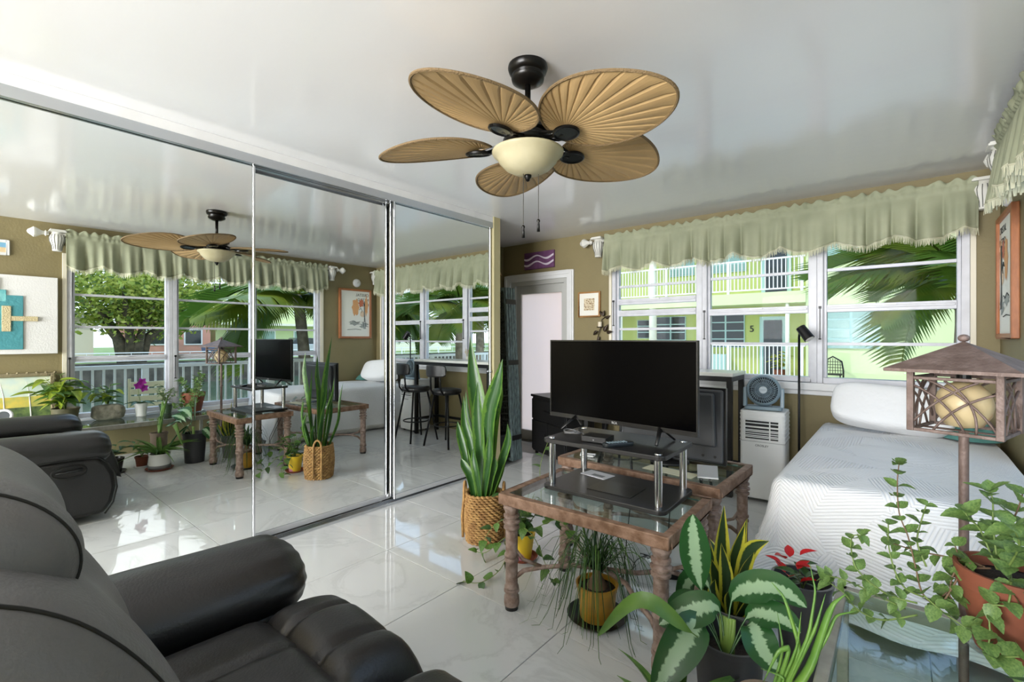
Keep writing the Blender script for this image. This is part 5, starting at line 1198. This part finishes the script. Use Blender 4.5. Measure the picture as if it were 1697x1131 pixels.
bw = T('shade_plant', 'dark green leafy plant in a black bowl on a tray under the console', 'potted plant', (2.735, .985, 0))
saucer(bw, .115, mat('black saucer', (24, 24, 24), .4)); pot(bw, .075, .095, .13, mat('black glazed bowl', (28, 26, 25), .25), z=.006); bush(bw, (0, 0, .12), 30, (.07, .11), (.4, .5), ovd, .15, .16, clusters=7)
sp2 = T('seedling_pot', 'small bushy plant in a little terracotta pot under the console', 'potted plant', (2.79, 1.225, 0))
saucer(sp2, .07, WPOT); pot(sp2, .042, .056, .10, TERRA, z=.006); bush(sp2, (0, 0, .09), 30, (.04, .07), (.5, .6), ovd + ov, .11, .17, clusters=7)
wp = T('spider_plant', 'strap-leaved spider plant in a white and grey pot on a red saucer', 'potted plant', (2.545, 1.31, 0))
saucer(wp, .115, mat('red-brown saucer', (130, 64, 44), .6)); pot(wp, .09, .085, .15, WPOT, z=.006); MB().lathe([(.0905, .012), (.0915, .012), (.0905, .05), (.0895, .05)], n=28).build('pot_band', mat('grey glaze band', (110, 112, 112), .4), wp, smooth=True)
for k in range(20): a = k * 2.4 + rnd(-.3, .3); L_ = rnd(.18, .32); inst('leaf', stp[k % 3], wp, frame_M((.02 * cos(a), .02 * sin(a), .135), (cos(a), sin(a), rnd(.7, 1.6)), (-cos(a), -sin(a), 1), .026 if k % 3 else .045, L_, L_))
jp = T('jade_planter', 'bushy variegated plant in a green pot beside the ivy on the console', 'potted plant', (3.39, 1.57, .425))
pot(jp, .05, .065, .10, mat('green glazed pot', (74, 96, 70), .4)); bush(jp, (0, 0, .09), 60, (.04, .065), (.45, .55), ovv + ovs, .15, .26, clusters=12)
# white ring on a stem
wr_ = T('ring_light', 'small white ring light with a dark centre on a thin stem behind the recliner', 'ring light', (3.06, .30, 0))
MB().lathe([(0, 0), (.07, 0), (.07, .01), (.012, .02), (0, .02)], n=24).build('base', BLACK, wr_, smooth=True); MB().tube([(0, 0, .015), (.004, 0, .40), (-.01, .02, .53)], .005, 8).build('stem', mat('tan stem', (196, 176, 130), .5), wr_, smooth=True)
Mq = Matrix.Translation((-.01, .02, .585)) @ Matrix.Rotation(radians(-75), 4, 'Y') @ Matrix.Rotation(radians(20), 4, 'X')
MB().tube([Mq @ Vector((.05 * cos(2 * pi * k / 28), .05 * sin(2 * pi * k / 28), 0)) for k in range(29)], .012, 8, cap=False).build('ring', WHITE, wr_, smooth=True)
m = MB(); m.lathe([(0, -.004), (.04, -.004), (.04, .004), (0, .004)], n=24, M=Mq); m.build('disc', mat('slate disc', (70, 74, 78), .3), wr_)

# ================================================================== outdoors
random.seed(21)
FACW = mat('pale lime stucco', (206, 218, 164), .85, var=.03, vscale=1.5); FACW2 = mat('deep lime stucco', (190, 198, 118), .85, var=.03, vscale=1.5); CONC = mat('cream concrete', (230, 228, 208), .8, var=.04)
RAILW = mat('white aluminium rail', (236, 238, 238), .4); SHUT = mat('pale teal shutter', (176, 206, 200), .5); DARKG = mat('dark window glass', (38, 46, 48), .12)
gr_ = struct(B(-40, 4.9, 4.9, 60, -.6, -.12).build('ground_courtyard', mat('courtyard paving', (196, 192, 178), .9, var=.06, vscale=1)))
def railing(name, label, a, b, z0, h, sp_, parent_label_group=None, posts=2.0):
    a = Vector(a + (0,)); b = Vector(b + (0,)); L_ = (b - a).length; rz = atan2(b.y - a.y, b.x - a.x)
    o = T(name, label, 'railing', (a.x, a.y, z0), rz)
    B(0, L_, -.03, .03, h - .05, h).build('top_rail', RAILW, o, bevel=.004); B(0, L_, -.015, .015, .08, .12).build('bottom_rail', RAILW, o)
    me_ = B(-.012, .012, -.008, .008, .12, h - .05).mesh('baluster', RAILW, False); mp2 = B(-.035, .035, -.03, .03, 0, h - .05).mesh('post', RAILW, False)
    n = int(L_ / sp_)
    for k in range(n + 1): inst('baluster', me_, o, Matrix.Translation((L_ * (k + .5) / (n + 1), 0, 0)))
    k = 0.0
    while k <= L_ + .01: inst('post', mp2, o, Matrix.Translation((min(max(k, .04), L_ - .04), 0, 0))); k += posts
    return o
# apartment block across the court
bk = T('apartment_block', 'lime green apartment block with two levels of galleries across the court', 'building', (-2, 17, -.12))
def bb_(x0, x1, y0, y1, z0, z1, nm, m, par=None, **k):
    return B(x0 + 2, x1 + 2, y0 - 17, y1 - 17, z0 + .12, z1 + .12).build(nm, m, par or bk, **k)
bb_(-14, 1.0, 17.0, 17.3, -.12, 6.2, 'wall', FACW2); bb_(.95, 9.0, 15.75, 17.3, -.12, 6.2, 'wing_wall', FACW)
bb_(-14, .95, 15.7, 17.0, 2.30, 2.64, 'gallery_slab', FACW); bb_(-14, .95, 15.7, 17.0, -.12, .0, 'gallery_slab', CONC); bb_(-14.2, 9.4, 15.0, 17.6, 6.0, 6.25, 'roof_slab', CONC)
bb_(-14, -5.2, 14.0, 17.0, 2.30, 2.64, 'stair_landing', CONC)
for x in (-3.66, ): MB().cyl((x + 2, -1.15, 0.12), (x + 2, -1.15, 6.1), .13, n=20).build('column', CONC, bk, smooth=True)
for x in (-4.85, .48, -8.0): MB().cyl((x + 2, -1.2, 0.12), (x + 2, -1.2, 2.42), .055, n=14).build('slim_column', CONC, bk, smooth=True)
def bwin(x0, x1, z0, z1, y, rows, cols, gm, fm=SHUT):
    f = bb_(x0, x1, y - .05, y, z0, z1, 'window', fm); cw = (x1 - x0) / cols; rh = (z1 - z0) / rows
    for i in range(cols):
        for j in range(rows): bb_(x0 + cw * i + .03, x0 + cw * (i + 1) - .03, y - .062, y - .05, z0 + rh * j + .02, z0 + rh * (j + 1) - .02, 'pane', gm, f)
SHG = mat('sea-green glass', (140, 170, 160), .15)
bwin(-2.15, -.95, .95, 2.08, 17, 4, 2, DARKG); bwin(-4.0, -2.9, .9, 2.05, 17, 4, 2, DARKG); bwin(-4.75, -4.2, 1.25, 1.95, 17, 3, 1, DARKG); bwin(1.39, 2.62, .98, 2.06, 15.75, 4, 2, SHG); bwin(1.39, 2.62, 3.36, 4.4, 15.75, 5, 2, SHG); bwin(-2.0, -.9, 3.5, 4.6, 17, 4, 2, SHG); bwin(-3.5, -2.6, 3.5, 4.6, 17, 4, 1, SHG); bwin(4.2, 5.5, 1.0, 2.06, 15.75, 4, 2, SHG); bwin(4.2, 5.5, 3.4, 4.4, 15.75, 4, 2, SHG)
dd = bb_(-.5, .27, 16.94, 17, 0, 1.96, 'door', SHUT); bb_(-.38, .15, 16.92, 16.94, .1, 1.84, 'door_glass', DARKG, dd)
dd = bb_(-.45, .40, 16.94, 17, 2.64, 4.6, 'door', SHUT); bb_(-.33, .28, 16.92, 16.94, 2.74, 4.45, 'door_glass', DARKG, dd)
inst('house_number', text_mesh('5', .30, mat('black numeral', (20, 20, 20), .5), extr=.01), bk, Matrix.Translation((-.74 + 2, -.02, 1.56 + .12)) @ Matrix.Rotation(pi / 2, 4, 'X'))
bb_(-2.05, -1.45, 16.6, 16.9, 0, .72, 'gallery_locker', SHUT)
railing('gallery_railing', 'white railing of the upper gallery across the court', (-5.15, 15.78), (.93, 15.78), 2.64, 1.03, .11)
railing('gallery_railing', 'white railing of the lower gallery across the court', (-5.15, 15.78), (.93, 15.78), 0, 1.07, .11)
railing('stair_railing', 'white railing of the stair landing on the left across the court', (-7.6, 13.95), (-5.2, 13.95), 2.64, 1.03, .11)
yp = T('yellow_croton', 'yellow-leaved potted croton behind the lower gallery railing', 'potted plant', (.2, 16.3, 0)); pot(yp, .14, .18, .3, TERRA)
cro = leaf_mesh('leaf', mat('croton yellow', (216, 210, 80), .5, col2=(120, 140, 60), vscale=4, trans=.3), 'lance', .2, .2, nl=5, nw=2); bush(yp, (0, 0, .26), 40, (.2, .3), (.25, .35), [cro], .35, .6, clusters=8)
wc = T('wire_chair', 'black wire garden chair with an arched back against the lime wall', 'chair', (1.62, 15.35, -.12))
m = MB(); m.tube([(-.24, .0, .0), (-.24, .05, .5), (-.2, .08, .75), (0, .09, .88), (.2, .08, .75), (.24, .05, .5), (.24, 0, 0)], .02, 6); fo_ = m.build('back_hoop', BLACKM, wc, smooth=True)
m = MB()
for k in range(7): x = -.18 + .06 * k; m.tube([(x, .05, .42), (x * .9, .08, .84 - abs(x) * .5)], .007, 4)
for k in range(4): m.tube([(-.22, .06, .5 + .08 * k), (.22, .06, .5 + .08 * k)], .007, 4)
m.build('back_mesh', BLACKM, wc); MB().prism(rr(.24, .22, .08), .40, .43, 'z').build('seat', BLACKM, wc, loc=(0, -.17, 0))
for a in (-.2, .2): MB().cyl((a, -.34, 0), (a, -.34, .41), .015, n=8).build('leg', BLACKM, wc)
# our own balcony along the right-hand wall
struct(B(XR + .18, 4.78, -3.2, 10.4, -.16, -.04).build('balcony_floor', mat('balcony screed', (226, 216, 190), .8, var=.05, vscale=2)))
railing('balcony_railing', 'white balcony railing just outside the right-hand window', (4.66, -3.2), (4.66, 10.3), -.04, .96, .105, posts=1.62)
ch = T('balcony_chair', 'cream slatted chair on the balcony outside the right-hand window', 'chair', (4.28, 1.62, -.04), radians(8))
CRP = mat('cream chair plastic', (226, 220, 186), .5)
for k in range(4): B(-.235, -.215, -.20, .20, .46 + k * .085, .525 + k * .085).build('back_slat', CRP, ch, bevel=.004)
for k in range(4): B(-.20 + k * .10, -.12 + k * .10, -.20, .20, .40, .415).build('seat_slat', CRP, ch, bevel=.003)
for a in (-.21, .19):
    for b in (-.205, .205): B(a - .015, a + .015, b - .015, b + .015, 0, .82 if a < 0 else .41).build('leg', CRP, ch)
# palms
PLG = mat('palm green', (84, 116, 40), .45, col2=(176, 172, 60), vscale=1.2, trans=.35, ramp=(.4, .7)); TRK = mat('palm trunk', (146, 136, 120), .9, bump=.8, bscale=25, col2=(110, 100, 86), vscale=9)
def frond_mesh(L_, droop, fan, seed):
    random.seed(seed); b = MB(); P = []
    for k in range(13):
        t_ = k / 12; P.append(Vector((0, L_ * (t_ - .22 * droop * t_ * t_), -droop * L_ * .75 * t_ * t_ + .18 * L_ * t_)))
    b.tube(P, [.014 * (1 - .75 * k / 12) for k in range(13)], 5)
    N = 32
    for k in range(N):
        t_ = .14 + .86 * k / N; x = t_ * 12; i = min(int(x), 11); p_ = P[i].lerp(P[i + 1], x - i); d_ = (P[i + 1] - P[i]).normalized()
        ll = L_ * .5 * (sin(pi * (.12 + .85 * t_)) ** .6) * random.uniform(.85, 1.1)
        for s_ in (-1, 1):
            sd_ = Vector((s_, .55 + fan * t_, -.18)).normalized(); e = p_ + sd_ * ll + Vector((0, 0, -.30 * ll)); mdp = p_ + sd_ * ll * .5 + Vector((0, 0, -.03 * ll))
            w_ = d_ * .016; j = len(b.v); b.v += [p_ - w_, p_ + w_, mdp + w_ * 1.3, mdp - w_ * 1.3, e]
            b.f += [(j, j + 1, j + 2, j + 3), (j + 3, j + 2, j + 4)]
    return b.mesh('frond', PLG, True)
FR = [frond_mesh(1.0, d_, f_, s_) for d_, f_, s_ in ((.5, .3, 1), (.9, .4, 2), (1.2, .5, 3), (.25, .2, 4))]
def palm(label, x, y, z0, zt, L_, n, seed, lean=(0, 0), el=(-.2, .9)):
    random.seed(seed); o = T('palm_tree', label, 'palm tree', (x, y, z0)); tp = Vector((lean[0], lean[1], zt - z0)); P = [(lean[0] * (k / 8) ** 2, lean[1] * (k / 8) ** 2, (zt - z0) * k / 8) for k in range(9)]
    MB().tube(P, [.13 - .04 * k / 8 + .006 * (k % 2) for k in range(9)], 12).build('trunk', TRK, o, smooth=True)
    for k in range(n):
        a = k * 2.399 + random.uniform(-.2, .2); e_ = random.uniform(*el); s_ = L_ * random.uniform(.8, 1.15)
        inst('frond', FR[k % 4], o, frame_M(tp + Vector((cos(a) * .06, sin(a) * .06, 0)), (cos(a), sin(a), e_), (0, 0, 1), s_ * 1.1, s_, s_))
    return o
palm('palm with drooping fronds right outside the far window', 3.55, 6.3, -.12, 1.9, 1.2, 18, 3, el=(-.5, .8))
palm('taller palm behind the near one, right of the far window', 6.0, 9.4, -.6, 3.0, 1.7, 18, 5, el=(-.5, .7))
palm('coconut palm leaning over the balcony railing, outside the right-hand window', 6.0, 4.6, -1.2, 2.1, 1.75, 20, 8, lean=(-.25, -.35), el=(-.45, .8))
palm('palm further along the canal bank beyond the balcony', 9.5, 8.6, -1.2, 2.4, 2.0, 18, 9, el=(-.4, .7))
# canal and far bank
wat = struct(B(4.8, 29.0, -60, 80, -1.6, -1.3).build('canal_water', mat('canal water', (58, 84, 62), .12, var=.2, vscale=.6, bump=.25, bscale=6)))
bank = struct(MB().box(28.8, 90, -80, 120, -1.6, -.15).build('ground_bank', mat('bank lawn', (110, 140, 70), .9, col2=(150, 160, 100), vscale=.4)))
struct(B(28.6, 28.9, -80, 120, -1.7, -.05).build('trim_8', mat('seawall stone', (96, 92, 82), .9, col2=(60, 58, 52), vscale=2, bump=.8, bscale=4)))
struct(B(4.9, 6.9, 4.9, 60, -1.6, -.5).build('ground_slope', mat('near bank lawn', (96, 124, 60), .9, col2=(130, 150, 80), vscale=1)))
# big spreading tree
tr = T('spreading_tree', 'big spreading shade tree with several trunks on the far canal bank', 'tree', (31, 6.8, -.15))
BARK = mat('tree bark', (104, 92, 76), .9, col2=(70, 62, 52), vscale=4, bump=.6, bscale=10)
random.seed(5)
ends = []
tb = MB()
for k in range(7):
    a = 2 * pi * k / 7 + random.uniform(-.3, .3); R_ = random.uniform(1.8, 3.6); hh = random.uniform(2.8, 4.6)
    P = [(cos(a) * .35, sin(a) * .35, 0), (cos(a) * .7, sin(a) * .7, hh * .35), (cos(a) * R_ * .5, sin(a) * R_ * .6, hh * .65), (cos(a) * R_, sin(a) * R_ * 1.1, hh)]
    tb.tube(P, [.34, .24, .16, .06], 8); ends.append(Vector(P[-1])); ends.append(Vector(P[2]))
    for j in range(2):
        q = Vector(P[2]); e = q + Vector((random.uniform(-1.6, 1.6), random.uniform(-1.8, 1.8), random.uniform(.6, 2))); tb.tube([q, (q + e) / 2 + Vector((0, 0, .2)), e], [.11, .07, .03], 6); ends.append(e)
tb.build('trunk', BARK, tr, smooth=True)
def foliage(par, centres, n, R_, s_, m, name='foliage'):
    b = MB()
    for k in range(n):
        c_ = random.choice(centres); d_ = Vector((random.gauss(0, 1), random.gauss(0, 1), random.gauss(0, .7))) * R_ * .5; p_ = c_ + d_
        if p_.z < .7: p_.z = .7 + random.random()
        a = Vector((random.gauss(0, 1), random.gauss(0, 1), random.gauss(0, .6))).normalized() * s_ * random.uniform(.6, 1.3); c2 = a.cross(Vector((random.gauss(0, 1), random.gauss(0, 1), random.gauss(0, 1)))).normalized() * a.length * .55
        i = len(b.v); b.v += [p_ - a, p_ + c2, p_ + a, p_ - c2]; b.f.append((i, i + 1, i + 2, i + 3))
    return stuff(b.build(name, m, par))
TLF = mat('tree leaves', (140, 162, 58), .5, col2=(190, 192, 96), vscale=2.5, trans=.4); TLF2 = mat('tree leaves dark', (70, 98, 40), .5, col2=(120, 140, 60), vscale=2, trans=.3)
cen = []
for e in ends: cen += [e, e + Vector((random.uniform(-.8, .8), random.uniform(-.9, .9), random.uniform(0, 1.4)))]
cen += [Vector((random.uniform(-3.4, 3.4), random.uniform(-4.6, 4.4), random.uniform(3.2, 6.4))) for _ in range(26)]
def foliage2(par, centres, n, R_, s_, m):
    b = MB()
    return foliage(par, centres, n, R_, s_, m)
foliage(tr, cen, 9500, 1.15, .15, TLF); foliage(tr, cen, 2500, 1.2, .15, TLF2)
# hedge, far trees, buildings, cars on the far bank
random.seed(9)
hd2 = T('round_shrub', 'clipped round shrub left of the big tree on the far bank', 'shrub', (31.0, 1.0, -.15)); foliage(hd2, [Vector((0, 0, .8)), Vector((.4, .9, .7)), Vector((0, -.8, .7))], 1800, .9, .12, TLF); MB().cyl((0, 0, 0), (0, 0, .7), .08, n=8).build('stem', BARK, hd2)
for (x, y, h_, s2, lab) in ((58, 24, 8.5, 2.6, 'leafy tree rising behind the pale green block on the far bank'), (58, 36, 8.5, 3.0, 'wide tree farther along the far bank'), (54, -2, 7, 3.0, 'tree at the left edge of the far bank'), (44, 50, 7.0, 3.0, 'tree at the right end of the far bank')):
    o = T('bank_tree', lab, 'tree', (x, y, -.15)); MB().tube([(0, 0, 0), (.1, 0, h_ * .5), (0, .1, h_ * .8)], [.25, .2, .1], 8).build('trunk', BARK, o); foliage(o, [Vector((random.uniform(-s2, s2) * .6, random.uniform(-s2, s2) * .9, h_ * random.uniform(.55, .95))) for _ in range(10)], 3000, s2 * .7, .26, TLF2)
def house(name, label, x0, x1, y0, y1, h_, wm, rm, wins, floors=1):
    o = T(name, label, 'building', ((x0 + x1) / 2, (y0 + y1) / 2, -.15)); hx, hy = (x1 - x0) / 2, (y1 - y0) / 2
    B(-hx, hx, -hy, hy, 0, h_).build('wall', wm, o); B(-hx - .5, hx + .5, -hy - .4, hy + .4, h_, h_ + .3).build('roof', rm, o)
    for fl_ in range(floors):
        zz = .9 + fl_ * 2.7
        for k in range(wins):
            yy_ = -hy + (k + .5) * 2 * hy / wins; f_ = B(-hx - .05, -hx, yy_ - .6, yy_ + .6, zz, zz + 1.2).build('window', RAILW, o); B(-hx - .07, -hx - .05, yy_ - .5, yy_ + .5, zz + .1, zz + 1.1).build('pane', SHG if wm is FACW else DARKG, f_)
    if floors > 1: B(-hx - 1.0, -hx, -hy, hy, 2.5, 2.7).build('gallery_slab', CONC, o)
    return o
house('apartment_block', 'pale green two-storey block on the far canal bank', 40, 48, 14.0, 28, 5.4, FACW, CONC, 5, 2)
house('cottage', 'pink cottage behind the big tree on the far canal bank', 38, 44, 8.4, 13.0, 3.1, mat('pink stucco', (206, 150, 132), .85), mat('grey roof', (150, 146, 140), .8), 2)
house('cottage', 'low cream cottage left of the big tree on the far canal bank', 40, 46, -4, 6.5, 2.8, mat('cream stucco', (214, 204, 186), .85), mat('grey roof', (150, 146, 140), .8), 3)
house('villa', 'white villa far along the canal bank, right of the pale green block', 40, 48, 31, 40, 3.6, CONC, mat('tan roof', (176, 150, 120), .8), 4)
def car(label, x, y, m):
    o = T('car', label, 'car', (x, y, -.15)); 
    MB().prism([(-2.1, .35), (2.1, .35), (2.15, .8), (1.3, .92), (-1.8, .95), (-2.15, .8)], -.85, .85, 'x').build('body', m, o, bevel=.06)
    MB().prism([(-1.5, .93), (.9, .92), (.4, 1.42), (-.9, 1.45)], -.74, .74, 'x').build('cabin', DARKG, o, bevel=.05)
    for a in (-1.35, 1.35):
        for b in (-.82, .66): MB().cyl((b, a, .33), (b + .16, a, .33), .33, n=16).build('wheel', BLACK, o)
car('blue parked car in front of the pale green block', 35.5, 14.0, mat('blue car paint', (70, 110, 160), .25)); car('silver parked car beside the blue one', 35.5, 19.2, mat('silver car paint', (170, 176, 180), .25))
railing('seawall_fence', 'low white fence along the top of the far seawall', (28.75, -4), (28.75, 40), -.05, .55, .9, posts=4)
